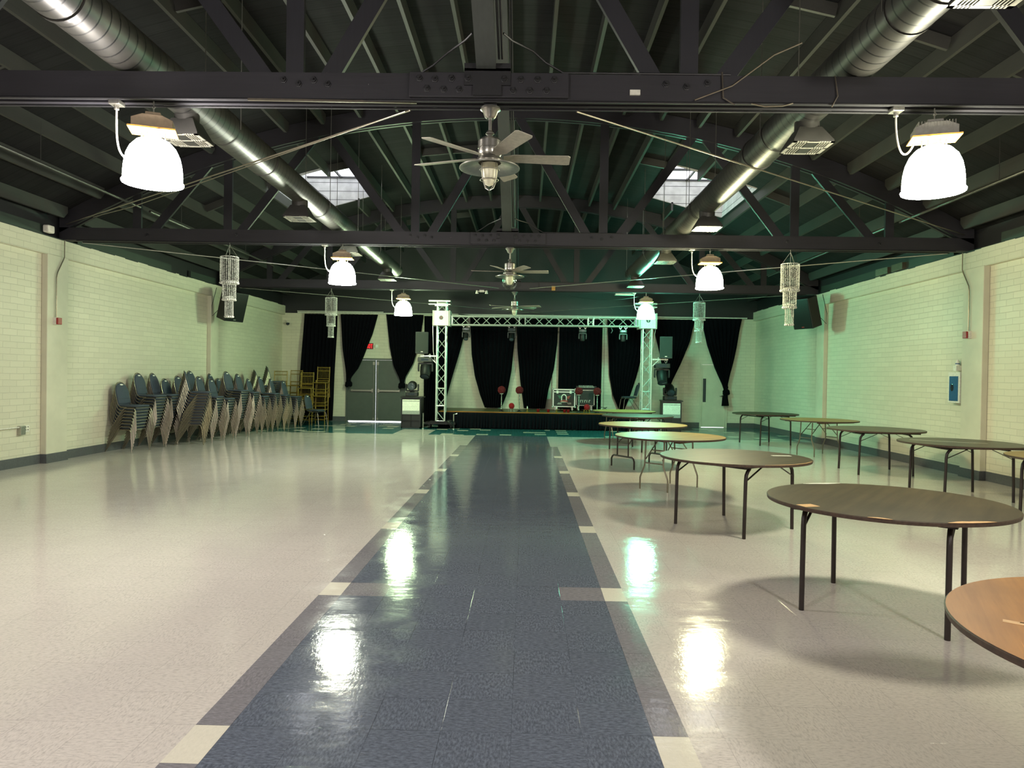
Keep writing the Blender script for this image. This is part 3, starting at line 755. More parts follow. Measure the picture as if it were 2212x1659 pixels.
cable([(1.4, 18.02, 3.6), (3.2, 18.02, 3.6)], .006, 'black', 'sagging black cable under the far truss, left of the green lamp', sag=.1, name='hanging_cable')
b = MB(); b.tube([(1.62, 5.55, 3.70), (1.9, 5.52, 3.80), (2.2, 5.48, 4.02), (2.4, 5.45, 4.1)], .006, 6); b.tube([(1.83, 5.56, 3.92), (1.84, 5.55, 3.72), (1.93, 5.55, 3.665)], .006, 6)
b.tube([(2.06, 5.56, 3.68), (2.16, 5.55, 3.655), (2.3, 5.55, 3.66), (2.38, 5.56, 3.685)], .006, 6); b.tube([(2.7, 5.56, 3.9), (2.72, 5.55, 3.74), (2.68, 5.56, 3.66)], .005, 6)
tag(b.build('loose_wire', 'chairmetal'), 'loose looping wire over the nearest truss beside the right duct', 'wire')
b = MB(); b.box(1.12, 1.2, 5.560, 5.5745, CZ0+.05, CZ0+.09); tag(b.build('white_sticker', 'tape', smooth=0), 'small white sticker on the nearest truss, right of centre', 'sticker')
b = MB(); b.bar((-1.85, 5.5, 3.655), (-.55, 5.6, 3.68), .02, .015); tag(b.build('loose_batten', 'chairmetal', smooth=0), 'thin pale batten under the nearest truss, left of the fan', 'batten')
# ================================================================== TABLES
def table(X, Y, rz, kind, top, legmat, lab, patches=(), hx=.40, hy=.42, R=.762):
    t = thing('round_table', lab, 'table', (X, Y, 0), rz, 'round folding banquet tables')
    H = .735; n = 96; rnd = random.Random(int(X*100+Y*10))
    b = MB(); b.lathe([(R-.004, H-.024), (R-.001, H-.004), (R-.006, H)], n); b.F.pop(); b.I.pop()
    b2 = MB()
    b.build('edge_band', 'edge', t, smooth=.8)
    b2.lathe([(R-.012, H-.003), (R-.006, H+.0005), (.001, H+.0005)], n, cap=False); b2.build('tabletop', top, t, smooth=.8)
    b = MB(); b.lathe([(R-.006, H-.024), (.001, H-.0245)], n, cap=False); b.build('underside', 'underside', t, smooth=0)
    rail = MB()
    for s in (-1, 1):
        rail.box(-hx-.10, hx+.10, s*hy-.05-(0 if s > 0 else .0), s*hy+.05, H-.052, H-.0245) if kind != 'tee' else rail.box(-hx-.1, hx+.1, s*hy-.03, s*hy+.03, H-.05, H-.0245)
    rail.build('rail', legmat if kind == 'straight' else 'underside', t, smooth=0)
    zt = H-.052
    if kind == 'straight':
        for sx in (-1, 1):
            for sy in (-1, 1):
                b = MB(); x, y = sx*hx, sy*hy
                b.tube([(x-sx*.06, y, zt), (x-sx*.055, y, zt-.015), (x-sx*.03, y, zt-.035), (x-sx*.008, y, zt-.07), (x, y, zt-.12), (x+sx*.012, y, .012), (x+sx*.012, y, 0)], [.0175]*6+[.0175], 12)
                b.build('leg', legmat, t)
                b = MB(); b.bar((x, y, zt-.13), (x-sx*.27, y, zt-.005), .006, .018, up=(0, 1, 0)); b.build('brace', legmat, t, smooth=0)
        for sx in (-1, 1): b = MB(); b.tube([(sx*(hx-.05), -hy, zt-.012), (sx*(hx-.05), hy, zt-.012)], .012, 8); b.build('cross_tube', legmat, t)
    elif kind == 'wishbone':
        for sx in (-1, 1):
            for sy in (-1, 1):
                b = MB(); x = sx*hx; a = sy*.15
                b.tube([(x-sx*.02, a, zt), (x, a, .36), (x, sy*.155, .33), (x, sy*.215, .19), (x, sy*.225, .16), (x, sy*.225, 0)], .0115, 8); b.build('leg', legmat, t)
                b = MB(); b.tube([(x, a*.9, .42), (x-sx*.28, a*.8, zt)], .008, 6); b.build('brace', legmat, t)
            b = MB(); b.tube([(sx*hx, -.15, .37), (sx*hx, .15, .37)], .009, 8); b.build('crossbar', legmat, t); b = MB(); b.tube([(sx*(hx-.13), -.13, .54), (sx*(hx-.13), .13, .54)], .007, 8); b.build('crossbar', legmat, t)
    else:
        for sx in (-1, 1):
            x = sx*hx
            for sy in (-1, 1):
                b = MB(); b.tube([(x, sy*.15, zt), (x, sy*.15, .20)], .013, 8); b.build('leg', legmat, t)
                b = MB(); b.tube([(x, sy*.15, .40), (x-sx*.12, sy*.13, .52), (x-sx*.25, sy*.1, zt)], .008, 6); b.build('brace', legmat, t)
            b = MB(); hf = .31; b.tube([(x, -hf, 0), (x, -hf, .13), (x, -hf+.02, .17), (x, -hf+.06, .195), (x, hf-.06, .195), (x, hf-.02, .17), (x, hf, .13), (x, hf, 0)], .015, 8)
            b.build('foot_bar', legmat, t); b = MB(); b.tube([(x, -.15, .42), (x, .15, .42)], .008, 6); b.build('crossbar', legmat, t)
    for (pm, pts) in patches:
        # patches are given in world directions around the centre
        b = MB(); ca, sa = math.cos(-rz), math.sin(-rz)
        P = [(x*ca-y*sa, x*sa+y*ca) for x, y in pts]
        b.prism(P, H+.0006, H+.0016); b.build('worn_patch' if pm == 'wornply' else 'tape_strip', pm, t, smooth=0)
    return t
def rim(a0, a1, d, R=.758, n=8):
    rnd = random.Random(int(a0*9+a1)); P = []
    for i in range(n+1): a = math.radians(a0+(a1-a0)*i/n); P.append((R*math.cos(a), R*math.sin(a)))
    for i in range(n, -1, -1):
        a = math.radians(a0+(a1-a0)*i/n); k = math.sin(PI*i/n); r = R-d*k**.6*rnd.uniform(.8, 1.1)-.004; P.append((r*math.cos(a), r*math.sin(a)))
    return P
def rect(cx, cy, w, h, a=0):
    ca, sa = math.cos(a), math.sin(a); return [(cx+x*ca-y*sa, cy+x*sa+y*ca) for x, y in ((-w, -h), (w, -h), (w, h), (-w, h))]
d2 = math.radians
table(2.80, 4.85, d2(53), 'straight', 'lam', 'tableleg', 'large brown laminate table nearest the viewer with chipped edges and worn patches', [('wornply', rect(-.63, -.27, .055, .045, .3)), ('wornply', rim(268, 292, .05)), ('wornply', rim(236, 246, .03)), ('tape', rim(88, 112, .035))])
table(2.545, 2.235, d2(64), 'straight', 'golden', 'tableleg', 'golden plywood table cut off at the lower right corner', [('wornply', rect(-.55, .17, .03, .016, -.6)), ('wornply', rect(-.5, .15, .035, .005, -.6))])
table(2.54, 7.45, d2(38), 'straight', 'lam', 'tableleg', 'dark laminate table with a white tape strip at its right edge', [('tape', rect(.53, .12, .10, .035, .05)), ('wornply', rim(275, 330, .012))])
table(2.38, 9.98, d2(45), 'wishbone', 'paleply', 'chairmetal', 'pale plywood table on bent metal wishbone legs, fourth from the viewer', hx=.37)
table(2.39, 12.35, d2(30), 'tee', 'paleply', 'tableleg', 'pale plywood table on black tee legs just behind the wishbone table', hx=.42)
table(2.76, 15.25, d2(45), 'straight', 'lamg', 'tableleg', 'grey topped table in front of the stage skirt')
table(2.74, 17.2, d2(20), 'wishbone', 'paleply', 'chairmetal', 'tan table closest to the stage, below the stage chair')
table(6.24, 9.7, d2(0), 'straight', 'lamg', 'tableleg', 'grey brown table by the right wall under the red alarm, with white scratches', [('tape', [(-.52, .30), (-.50, .33), (-.05, .05), (.3, -.12), (.28, -.13), (-.07, .03)]), ], hx=.43)
table(6.30, 12.15, d2(-3), 'straight', 'lamg', 'tableleg', 'grey brown table by the right wall under the blue cabinet', hx=.42)
table(6.42, 14.75, d2(25), 'wishbone', 'paleply', 'chairmetal', 'tan plywood table with silver wishbone legs by the right wall', hx=.36)
table(6.12, 17.15, d2(16), 'straight', 'lam', 'tableleg', 'dark table by the right wall farthest away, near the pale single door')
table(6.53, 7.90, d2(10), 'straight', 'paleply', 'tableleg', 'table whose rim just enters the picture at the right edge')

# ================================================================== CHAIRS
def chair_proto():
    t = thing('banquet_chair', '', 'chair', (0, 0, 0), 0, 'stacked navy banquet chairs')
    # seat cushion, wider at the front
    b = MB(); L = []
    for z, k in ((.442, .93), (.446, .97), (.456, .97), (.469, .92), (.474, .80)):
        ring = []
        for (x, y) in ((-.17, -.19), (.17, -.19), (.19, -.17), (.215, .15), (.205, .195), (.12, .222), (-.12, .222), (-.205, .195), (-.215, .15), (-.19, -.17)): ring.append((x*k, y*k, z))
        L.append(ring)
    n = 10; bb = len(b.V)
    for r in L: b.V += r
    for i in range(len(L)-1):
        for k in range(n): l = (k+1) % n; b.F.append((bb+i*n+k, bb+i*n+l, bb+(i+1)*n+l, bb+(i+1)*n+k)); b.I.append(0)
    b.F.append(tuple(bb+k for k in range(n))[::-1]); b.F.append(tuple(bb+(len(L)-1)*n+k for k in range(n))); b.I += [0, 0]
    seat = b.build('seat', 'navy', t, smooth=1.0)
    b = MB(); b.prism([(-.17, -.18), (.17, -.18), (.195, .15), (.185, .19), (-.185, .19), (-.195, .15)], .418, .443); b.build('seat_pan', 'black', seat, smooth=0)
    b = MB(); P = [(-.20, .20, .422), (-.12, .229, .422), (.12, .229, .422), (.20, .20, .422)]; b.tube(P, .0065, 6); b.build('front_trim', 'steel', seat)
    # back: panel outline in (x, s) where s runs up the tilted back
    def bk(x, s, off=0):  # tilt
        y = -.185-.105*(s/.43)+off; return (x, y, .475+s*.97)
    def outline(w, s0, s1):
        P = [(-w, s0), (w, s0), (w*1.02, s0+(s1-s0)*.55)]
        for k in range(1, 8): a = PI*k/8; P.append((w*1.02*math.cos(a), s0+(s1-s0)*.55+(s1-s0)*.45*math.sin(a)))
        P.append((-w*1.02, s0+(s1-s0)*.55)); return P
    b = MB(); O = outline(.165, .02, .42); n = len(O); bb = len(b.V)
    for off, k in ((-.012, 1), (.004, 1), (.016, .9)):
        for x, s in O:
            xx = x*k; ss = .22+(s-.22)*k; b.V.append(bk(xx, ss, off))
    for i in range(2):
        for k in range(n): l = (k+1) % n; b.F.append((bb+i*n+k, bb+i*n+l, bb+(i+1)*n+l, bb+(i+1)*n+k)); b.I.append(0)
    b.F.append(tuple(bb+k for k in range(n))[::-1]); b.F.append(tuple(bb+2*n+k for k in range(n))); b.I += [0, 0]
    back = b.build('backrest', 'navy', t, smooth=1.0)
    b = MB(); b.bar(bk(-.155, .115, .016), bk(.155, .115, .016), .006, .004); b.build('seam', 'black', back, smooth=0)
    b = MB(); q = [bk(.045*math.cos(2*PI*k/12), .385+.013*math.sin(2*PI*k/12), .0185) for k in range(12)]; q2 = [bk(.045*math.cos(2*PI*k/12), .385+.013*math.sin(2*PI*k/12), .013) for k in range(12)]
    bb = len(b.V); b.V += q+q2; b.F.append(tuple(range(12))); b.I.append(0)
    for k in range(12): l = (k+1) % 12; b.F.append((k, l, 12+l, 12+k)); b.I.append(0)
    b.build('grip_plate', 'whitem', back, smooth=0)
    b = MB(); P = [(-.195, .0, .425), (-.195, -.12, .43), (-.185, -.165, .455)]
    P += [bk(x, s, -.014) for x, s in ((-.178, .02), (-.18, .2))]
    for k in range(1, 8): a = PI-PI*k/8; P.append(bk(.18*math.cos(a), .22+.215*math.sin(a), -.014))
    P += [bk(x, s, -.014) for x, s in ((.18, .2), (.178, .02))]+[(.185, -.165, .455), (.195, -.12, .43), (.195, .0, .425)]
    b.tube(P, .0095, 6); b.build('back_frame', 'chairmetal', t)
    for s in (-1, 1):
        b = MB(); b.tube([(s*.25, .255, 0), (s*.222, .205, .36), (s*.22, .187, .40), (s*.218, .155, .415), (s*.215, .0, .415), (s*.216, -.035, .405), (s*.22, -.062, .37), (s*.25, -.30, 0)], .0088, 6)
        b.build('leg_frame', 'chairmetal', t)
    return t
cp = chair_proto(); bpy.context.view_layer.update(); remember(cp)
used = [False]
def put_chair(x, y, z, rz, label, group='stacked navy banquet chairs', rot=None):
    if not used[0]:
        used[0] = True; cp.location = (x, y, z); cp.rotation_euler = (0, 0, rz); cp['label'] = label; return cp
    c = dup(cp, (x, y, z), rz, label, group)
    return c
def stack(x, y, n, desc, rz=-PI/2, jit=.03):
    rnd = random.Random(int(x*91+y*37)); r = rz+rnd.uniform(-jit, jit)
    for k in range(n):
        off = .0137*k; dx, dy = -math.sin(r)*off, math.cos(r)*off
        pos = 'topmost' if k == n-1 else 'bottom one' if k == 0 else '%s from the top' % ORD[n-k]
        put_chair(x+dx, y+dy, .058*k, r+rnd.uniform(-.008, .008), 'navy banquet chair, %s, in the %s' % (pos, desc))
A = [(13.30, 8), (13.86, 11), (14.42, 11), (14.95, 9), (15.47, 10), (15.99, 12), (16.52, 9), (17.06, 11), (17.60, 9), (18.14, 10), (18.70, 11)]
for i, (y, n) in enumerate(A):
    stack(-7.16, y, n, 'nearest stack against the left wall' if i == 0 else '%s stack along the wall row' % ORD[i+1], rz=-PI/2-(.14 if i == 0 else 0), jit=.0 if i == 0 else .09)
Bc = [(-6.66, 14.77, 12), (-6.62, 15.33, 10), (-6.60, 15.92, 9), (-6.57, 16.56, 12), (-6.53, 17.16, 11), (-6.48, 17.78, 9), (-6.42, 18.36, 10), (-6.34, 18.98, 9)]
for i, (x, y, n) in enumerate(Bc):
    stack(x, y, n, 'nearest large front row stack' if i == 0 else '%s stack of the front row' % ORD[i+1], rz=-PI/2+(.36 if i == 0 else 0), jit=0 if i == 0 else .13)
stack(-7.0, 19.42, 13, 'leaning stack left of the gold chairs', rz=-PI/2+.5, jit=0)
stack(-6.92, 20.05, 15, 'tallest leaning stack beside the gold chairs', rz=-PI/2+.45, jit=0)
stack(-6.22, 19.62, 8, 'low stack before the gold chairs', jit=.1)
put_chair(-5.72, 20.42, 0, -PI/2-.25, 'single navy banquet chair on the floor before the gold chairs', 'loose navy chairs')
put_chair(3.55, 21.9, .49, PI/2+.12, 'navy banquet chair standing on the stage at right', 'loose navy chairs')
# gold spindle chairs
def chiavari():
    t = thing('spindle_chair', '', 'chair', (0, 0, 0), 0, 'gold spindle chairs by the far left drape')
    b = MB(); b.box(-.20, .20, -.19, .20, .43, .455); b.build('seat', 'gold', t, bevel=.01)
    for sx in (-1, 1):
        for sy, h in ((1, .43), (-1, .92)):
            b = MB(); x, y = sx*.185, sy*.18; P = [(x*1.06, y*1.08, 0), (x, y, .43)]
            if h > .5: P.append((x, y-.05, .92))
            b.tube(P, .012, 8)
            for z in (.1, .28, .36): b.lathe([(.0, 0), (.017, .004), (.0, .008)], 8, (x*(1.06-.14*z), y*(1.08-.18*z), z), cap=False)
            b.build('leg', 'gold', t)
    b = MB()
    for z in (.14, .24):
        b.tube([(-.19, .185, z), (.19, .185, z)], .008, 6); b.tube([(-.19, -.185, z), (.19, -.185, z)], .008, 6); b.tube([(-.19, -.185, z+.03), (-.19, .185, z+.03)], .008, 6); b.tube([(.19, -.185, z+.03), (.19, .185, z+.03)], .008, 6)
    b.build('stretcher', 'gold', t)
    for z in (.905, .80, .56): b = MB(); yy = -.18-.05*(z-.43)/.49; b.tube([(-.185, yy, z), (.185, yy, z)], .011, 8); b.build('back_rail', 'gold', t)
    for k in range(7):
        b = MB(); x = -.14+k*.0467; b.tube([(x, -.192, .56), (x, -.229, .905)], .0055, 6); b.build('spindle', 'gold', t)
    return t
gp = chiavari(); bpy.context.view_layer.update(); remember(gp)
GOLD = [(-5.80, 21.15, 0, 0, 'bottom gold spindle chair of the right hand gold stack'), (-5.80, 21.15, .40, .05, 'middle gold spindle chair of the right hand gold stack'), (-5.78, 21.17, .80, -.03, 'topmost and highest gold spindle chair, right of the others'),
        (-6.22, 20.95, 0, .1, 'bottom gold spindle chair of the second gold stack from the right'), (-6.20, 20.95, .31, .05, 'second gold spindle chair in the second gold stack from the right'), (-6.18, 20.97, .63, .12, 'topmost gold spindle chair in the second gold stack from the right'),
        (-6.72, 21.45, 0, -.1, 'bottom gold spindle chair of the gold stack behind the navy stacks'), (-6.72, 21.45, .35, -.15, 'second gold spindle chair of the gold stack behind the navy stacks'), (-6.71, 21.45, .69, -.1, 'topmost gold spindle chair of the gold stack behind the navy stacks'),
        (-6.98, 20.95, 0, .2, 'bottom gold spindle chair at the left wall, mostly hidden'), (-6.98, 20.95, .36, .2, 'second gold spindle chair at the left wall'), (-6.97, 20.95, .66, .15, 'topmost gold spindle chair at the left wall')]
for i, (x, y, z, r, lab) in enumerate(GOLD):
    if i == 0: gp.location = (x, y, z); gp.rotation_euler = (0, 0, PI+r); gp['label'] = lab
    else: dup(gp, (x, y, z), PI+r, lab)
# two gold chairs turned on their side edges against the stack
for (x, y, z, rr, lab) in ((-5.52, 20.98, .05, (0, -1.35, .2), 'gold spindle chair tipped up on its side, leaning at the right'),):
    dup(gp, (x+.25, y, z+.21), 0, lab, rot=rr) if False else None

# ================================================================== BACK WALL DRESSING
YD = 22.5
def lin(pts, z):
    if z >= pts[0][0]: return pts[0][1]
    for (z0, v0), (z1, v1) in zip(pts, pts[1:]):
        if z1 <= z <= z0:
            u = (z0-z)/(z0-z1); return v0+(v1-v0)*u
    return pts[-1][1]
def drape(lab, Lp, Rp, zt, zb, folds, knot=None, Y=YD):
    root = None; b = MB(); nu = folds*6; nv = 34; ph = random.random()*6
    for j in range(nv+1):
        z = zt+(zb-zt)*j/nv; xl, xr = lin(Lp, z), lin(Rp, z); w0 = lin(Rp, zt)-lin(Lp, zt); w = max(xr-xl, .02); k = min(1.4, (w0/max(w, .25))**.5)
        for i in range(nu+1):
            u = i/nu; a = .035*k*(.5+.5*min(1, j/5)); 
            b.V.append((xl+w*u, Y+a*math.sin(u*folds*2*PI+ph+.5*math.sin(j*.18+u*5))+.012*math.sin(u*folds*1.3+j*.3), z))
    for j in range(nv):
        for i in range(nu): p = j*(nu+1)+i; b.F.append((p, p+1, p+nu+2, p+nu+1)); b.I.append(0)
    o = b.build('drape', 'velvet', smooth=3.2); tag(o, lab, 'curtain', 'black drapes on the back wall')
    md = o.modifiers.new('thickness', 'SOLIDIFY'); md.thickness = .005
    if knot:
        x, z, tail = knot; b = MB(); b.ball((x, Y-.02, z), .115, 12, 8, sq=(1, .8, .75)); b.ball((x-.05, Y-.04, z-.06), .07, 10, 6); b.ball((x+.06, Y-.03, z-.05), .06, 10, 6)
        b.tube([(x, Y-.01, z+.16), (x, Y-.02, z+.05)], [.07, .05], 10)
        if tail: b.tube([(x, Y-.02, z), (x-.03, Y-.02, z-.2), (x-.02, Y-.02, z-tail)], [.05, .09, .12], 10)
        b.build('knot', 'velvet', o, smooth=2)
    return o
drape('straight black drape at the far left behind the gold chairs', [(3.42, -6.73), (.03, -6.95)], [(3.42, -5.67), (.03, -5.80)], 3.42, .03, 9)
drape('black drape knotted at the left edge of the double door', [(3.42, -5.58), (2.3, -5.50), (1.4, -5.36), (1.25, -5.35)], [(3.42, -4.38), (2.8, -4.55), (2.1, -4.82), (1.7, -5.0), (1.4, -5.22), (1.25, -5.23)], 3.42, 1.25, 10, (-5.28, 1.22, 0))
drape('black drape knotted at the right edge of the double door', [(3.43, -4.11), (2.4, -3.98), (1.8, -3.86), (1.4, -3.66), (1.25, -3.63)], [(3.43, -2.93), (2.6, -3.02), (1.9, -3.22), (1.4, -3.5), (1.25, -3.52)], 3.43, 1.25, 10, (-3.58, 1.2, 0))
drape('black drape behind the left truss tower, swept to the left', [(3.40, -2.90), (.03, -2.88)], [(3.4, -1.52), (2.9, -1.60), (2.2, -1.78), (1.5, -1.98), (.9, -2.14), (.5, -2.24), (.03, -2.3)], 3.40, .03, 9)
drape('black drape behind the two left flower balls', [(3.38, -1.44), (2.2, -1.37), (1.5, -1.26), (.9, -1.08), (.52, -.93)], [(3.38, .02), (2.6, -.02), (1.7, -.10), (1.0, -.22), (.52, -.40)], 3.38, .52, 10)
drape('black drape left of the white edged flight case', [(3.37, .03), (2.4, .08), (1.4, .18), (.52, .31)], [(3.37, 1.36), (2.6, 1.34), (1.8, 1.25), (1.1, 1.08), (.52, .98)], 3.37, .52, 10)
drape('straight black drape behind the flight cases', [(3.37, 1.40), (.52, 1.38)], [(3.37, 2.76), (.52, 2.74)], 3.37, .52, 10)
drape('black drape behind the chair on the stage', [(3.37, 2.91), (1.6, 3.0), (1.0, 3.12), (.52, 3.32)], [(3.37, 4.15), (2.4, 4.05), (1.6, 3.86), (1.0, 3.68), (.52, 3.50)], 3.37, .52, 9)
drape('black drape knotted behind the right moving lights', [(3.40, 4.30), (2.6, 4.50), (1.8, 4.68), (1.3, 4.76)], [(3.40, 5.66), (2.7, 5.52), (2.0, 5.24), (1.5, 5.0), (1.3, 4.92)], 3.40, 1.3, 9, (4.82, 1.18, 0))
drape('black drape knotted in front of the pale single door', [(3.45, 5.86), (2.6, 6.06), (1.9, 6.32), (1.4, 6.55), (1.2, 6.62)], [(3.45, 7.14), (2.6, 7.0), (1.9, 6.86), (1.4, 6.74), (1.2, 6.72)], 3.45, 1.2, 9, (6.68, 1.15, .45))
b = MB(); b.tube([(-6.95, YD, 3.46), (7.3, YD, 3.47)], .018, 8); b.tube([(-6.95, YD-.03, 3.50), (-4.2, YD-.03, 3.50)], .012, 6)
for x in (-6.9, -4.2, -1.4, 1.37, 2.83, 4.2, 7.2): b.bar((x, YD, 3.46), (x, YB, 3.46), .02, .02)
tag(b.build('curtain_rod', 'whitem'), 'long pale curtain rod carrying the black drapes', 'curtain rod')
# exit sign
t = thing('exit_sign', 'red lit EXIT sign half hidden by the drape above the double door', 'sign', (-4.70, YB, 2.42))
b = MB(); b.box(-.16, .16, -.05, 0, -.10, .10); b.build('sign_housing', 'whitem', t, smooth=0)
M['exit'] = emis('exit_red', (1, .03, .03, 1), 2.2)
b = MB(); f0, f1 = -.054, -.049; zz = .065; s = .016
def st(x0, x1, z0, z1): b.box(x0, x1, f0, f1, z0, z1)
for dx in (-.115,): st(dx, dx+s, -zz, zz); st(dx, dx+.05, zz-s, zz); st(dx, dx+.045, -s/2, s/2); st(dx, dx+.05, -zz, -zz+s)
b.bar((-.045, (f0+f1)/2, -zz), (.015, (f0+f1)/2, zz), .005, s, up=(1, 0, 0)); b.bar((-.045, (f0+f1)/2, zz), (.015, (f0+f1)/2, -zz), .005, s, up=(1, 0, 0))
st(.035, .035+s, -zz, zz); st(.07, .125, zz-s, zz); st(.09, .09+s, -zz, zz)
b.build('exit_letters', 'exit', t, smooth=0)
b = MB(); b.box(-.155, .155, -.0505, -.0495, -.095, .095); b.build('red_panel', plain('dim_red_panel', srgb(120, 20, 22), .4), t, smooth=0)
t = thing('emergency_light', 'small square emergency light beside the exit sign', 'emergency light', (-4.45, YB, 2.42)); b = MB(); b.box(-.05, .05, -.07, 0, -.05, .05, rz=.5, c=(0, -.03)); b.build('lamp_head', 'whitem', t, smooth=0, bevel=.006)
# ================================================================== STAGE
SX0, SX1, SY0, SZ = -2.15, 3.55, 20.5, .49
t = thing('stage', 'low stage with plywood deck and gathered black skirt', 'stage', (0, 0, 0))
b = MB(); b.box(SX0, SX1, SY0, YB-.07, SZ-.04, SZ); b.build('deck', 'stage', t, smooth=0)
b = MB(); b.box(SX0-.005, SX1+.005, SY0-.012, SY0, SZ-.022, SZ+.003); b.build('edge_strip', 'golden', t, smooth=0)
b = MB(); nu, nv = 520, 8; rnd = random.Random(2); tb = [rnd.random() for _ in range(90)]
for j in range(nv+1):
    z = SZ-.03+(.008-SZ+.03)*j/nv
    for i in range(nu+1):
        u = i/nu; q = u*60; k = int(q); f = q-k; ph = tb[k]*(1-f)+tb[(k+1) % 90]*f
        a = .010+.028*j/nv; y = SY0-.03-a*(1+math.sin(u*2*PI*58+ph*6+.8*j/nv))-.01*ph; b.V.append((SX0+(SX1-SX0)*u, y, z))
for j in range(nv):
    for i in range(nu): p = j*(nu+1)+i; b.F.append((p, p+1, p+nu+2, p+nu+1)); b.I.append(0)
sk = b.build('skirt', 'skirt', t, smooth=3.2); sk.modifiers.new('t', 'SOLIDIFY').thickness = .004
b = MB(); b.box(SX0-.02, SX0-.005, SY0, YB-.05, .01, SZ-.03); b.box(SX1+.005, SX1+.02, SY0, YB-.05, .01, SZ-.03); b.build('side_skirt', 'skirt', t, smooth=0)
# ---- aluminium box truss
def box_truss(b, p0, p1, w, face='z', seg=.40, rc=.022, rl=.010):
    # chords
    p0, p1 = Vector(p0), Vector(p1); d = (p1-p0); L = d.length; d.normalize()
    if face == 'x': ax, ay = Vector((0, 1, 0)), Vector((0, 0, 1))
    else: ax, ay = Vector((1, 0, 0)), Vector((0, 1, 0))
    return [(p0+ax*sx*w/2+ay*sy*w/2, p1+ax*sx*w/2+ay*sy*w/2) for sx in (-1, 1) for sy in (-1, 1)], ax, ay, d, L
def truss_run(root, p0, p1, w, face, seg, breaks=()):
    ch, ax, ay, d, L = box_truss(None, p0, p1, w, face)
    for a, c in ch: b = MB(); b.tube([a, c], .024, 10); b.build('chord_tube', 'alu', root)
    b = MB(); n = max(1, int(round(L/seg))); P0 = Vector(p0)
    for i in range(n):
        s0, s1 = L*i/n+.02, L*(i+1)/n-.02
        for (u, v) in ((ax, ay), (ay, ax)):
            for sgn in (-1, 1):
                fl = (i % 2 == 0) == (sgn > 0)
                A = P0+d*s0+u*sgn*w/2+v*(w/2)*(-1 if fl else 1); B = P0+d*s1+u*sgn*w/2+v*(w/2)*(1 if fl else -1)
                b.tube([A, B], .0105, 6)
    for s in [0.01, L-.01]+list(breaks):
        for (u, v) in ((ax, ay), (ay, ax)):
            for sgn in (-1, 1):
                A = P0+d*s+u*sgn*w/2-v*w/2; B = P0+d*s+u*sgn*w/2+v*w/2; b.tube([A, B], .014, 6)
    b.build('lacing', 'alu', root)
W_ = .25
def tower(X, lab, side, mark):
    Y = 20.35; t = thing('truss_tower', lab, 'truss tower', (X, Y, 0), 0, 'aluminium truss towers beside the stage')
    truss_run(t, (0, 0, .2), (0, 0, 3.66), W_, 'z', .335, (.45, .95))
    b = MB(); b.box(-.37, .25, -.19, .17, 3.62, 3.66); b.box(-.37, .25, -.19, .17, 3.535, 3.56); b.box(-.2, .18, -.14, .14, 3.50, 3.53); b.tube([(-.12, -.16, 3.58), (.12, -.16, 3.58)], .03, 8); b.build('top_plate', 'alu', t, smooth=.5)
    b = MB(); w = .235; z0, z1 = 2.94, 3.36
    for x in (-w, w): b.box(x-.012, x+.012, -w, w, z0-.01, z1+.01)
    b.box(-w, w, -w, -w+.01, z0, z1); b.box(-w, w, w-.01, w, z0, z1)
    for x in (-w+.03, w-.03): b.tube([(x, -w-.012, z0), (x, -w-.012, z1)], .009, 6)
    sl = b.build('sleeve_block', 'whitem', t, smooth=.5)
    b = MB(); b.lathe([(.058, -w-.004), (.058, -w+.005)], 24, (0, 0, 3.16), axis='y'); b.build('round_badge', 'black', sl, smooth=.5)
    b = MB(); b.box(-.035, .035, -w-.008, -w-.004, 3.175, 3.19); b.box(-.007, .009, -w-.008, -w-.004, 3.115, 3.19); b.build('badge_mark', 'red' if mark == 'red' else 'whitem', sl, smooth=0)
    b = MB(); b.box(-.42, .45, -.28, .28, .13, .19); b.box(-.3, .3, -.2, .2, .19, .215)
    for x, y in ((-.3, -.2), (.32, -.2), (-.3, .2), (.32, .2)): b.lathe([(.045, -.018), (.045, .018)], 12, (x, y, .055), axis='x'); b.box(x-.03, x+.03, y-.02, y+.02, .08, .13)
    b.build('dolly_base', 'blackmetal', t, smooth=.5)
    for x in (-.47, .40):
        b = MB(); b.tube([(x, -.27, .0), (x, -.27, .42), (x+.1 if x > 0 else x, -.27, .44)], .017, 8); b.lathe([(.035, 0), (.03, .012)], 12, (x, -.27, 0)); b.build('outrigger_jack', 'galv', t)
    return t
tower(-2.075, 'left aluminium truss tower beside the stage, with a winch cable', -1, 'red')
tower(3.79, 'right aluminium truss tower, behind the green tinted lamp', 1, 'white')
t = thing('crossbar_truss', 'horizontal aluminium box truss spanning above the stage between both towers', 'truss', (0, 0, 0))
truss_run(t, (-1.84, 20.35, 3.10), (3.55, 20.35, 3.125), W_, 'x', .30, (.06, 1.98, 2.15, 3.95, 4.1, 5.3))
b = MB(); b.tube([(-1.6, 20.3, 3.28), (-1.1, 20.32, 3.24), (-.6, 20.3, 3.255), (0, 20.3, 3.24), (1, 20.3, 3.25)], .012, 6); b.tube([(2.75, 20.25, 2.98), (2.8, 20.25, 2.87), (2.76, 20.25, 2.80)], .012, 6)
tag(b.build('truss_cable', 'black'), 'black cable loosely laid on the horizontal truss', 'cable')
for x, lab in ((-1.33, 'left'), (4.0, 'right')):
    pass
tag(MB().tube([(-2.32, 20.2, 2.93), (-2.3, 20.22, 2.2), (-2.24, 20.22, 1.9)], .008, 6).build('winch_cable', 'galv'), 'steel winch cable beside the left truss tower', 'cable')
tag(MB().tube([(4.04, 20.25, 3.3), (4.02, 20.25, 2.93), (3.95, 20.22, 2.4)], .008, 6).build('winch_cable', 'galv'), 'steel winch cable beside the right truss tower', 'cable')
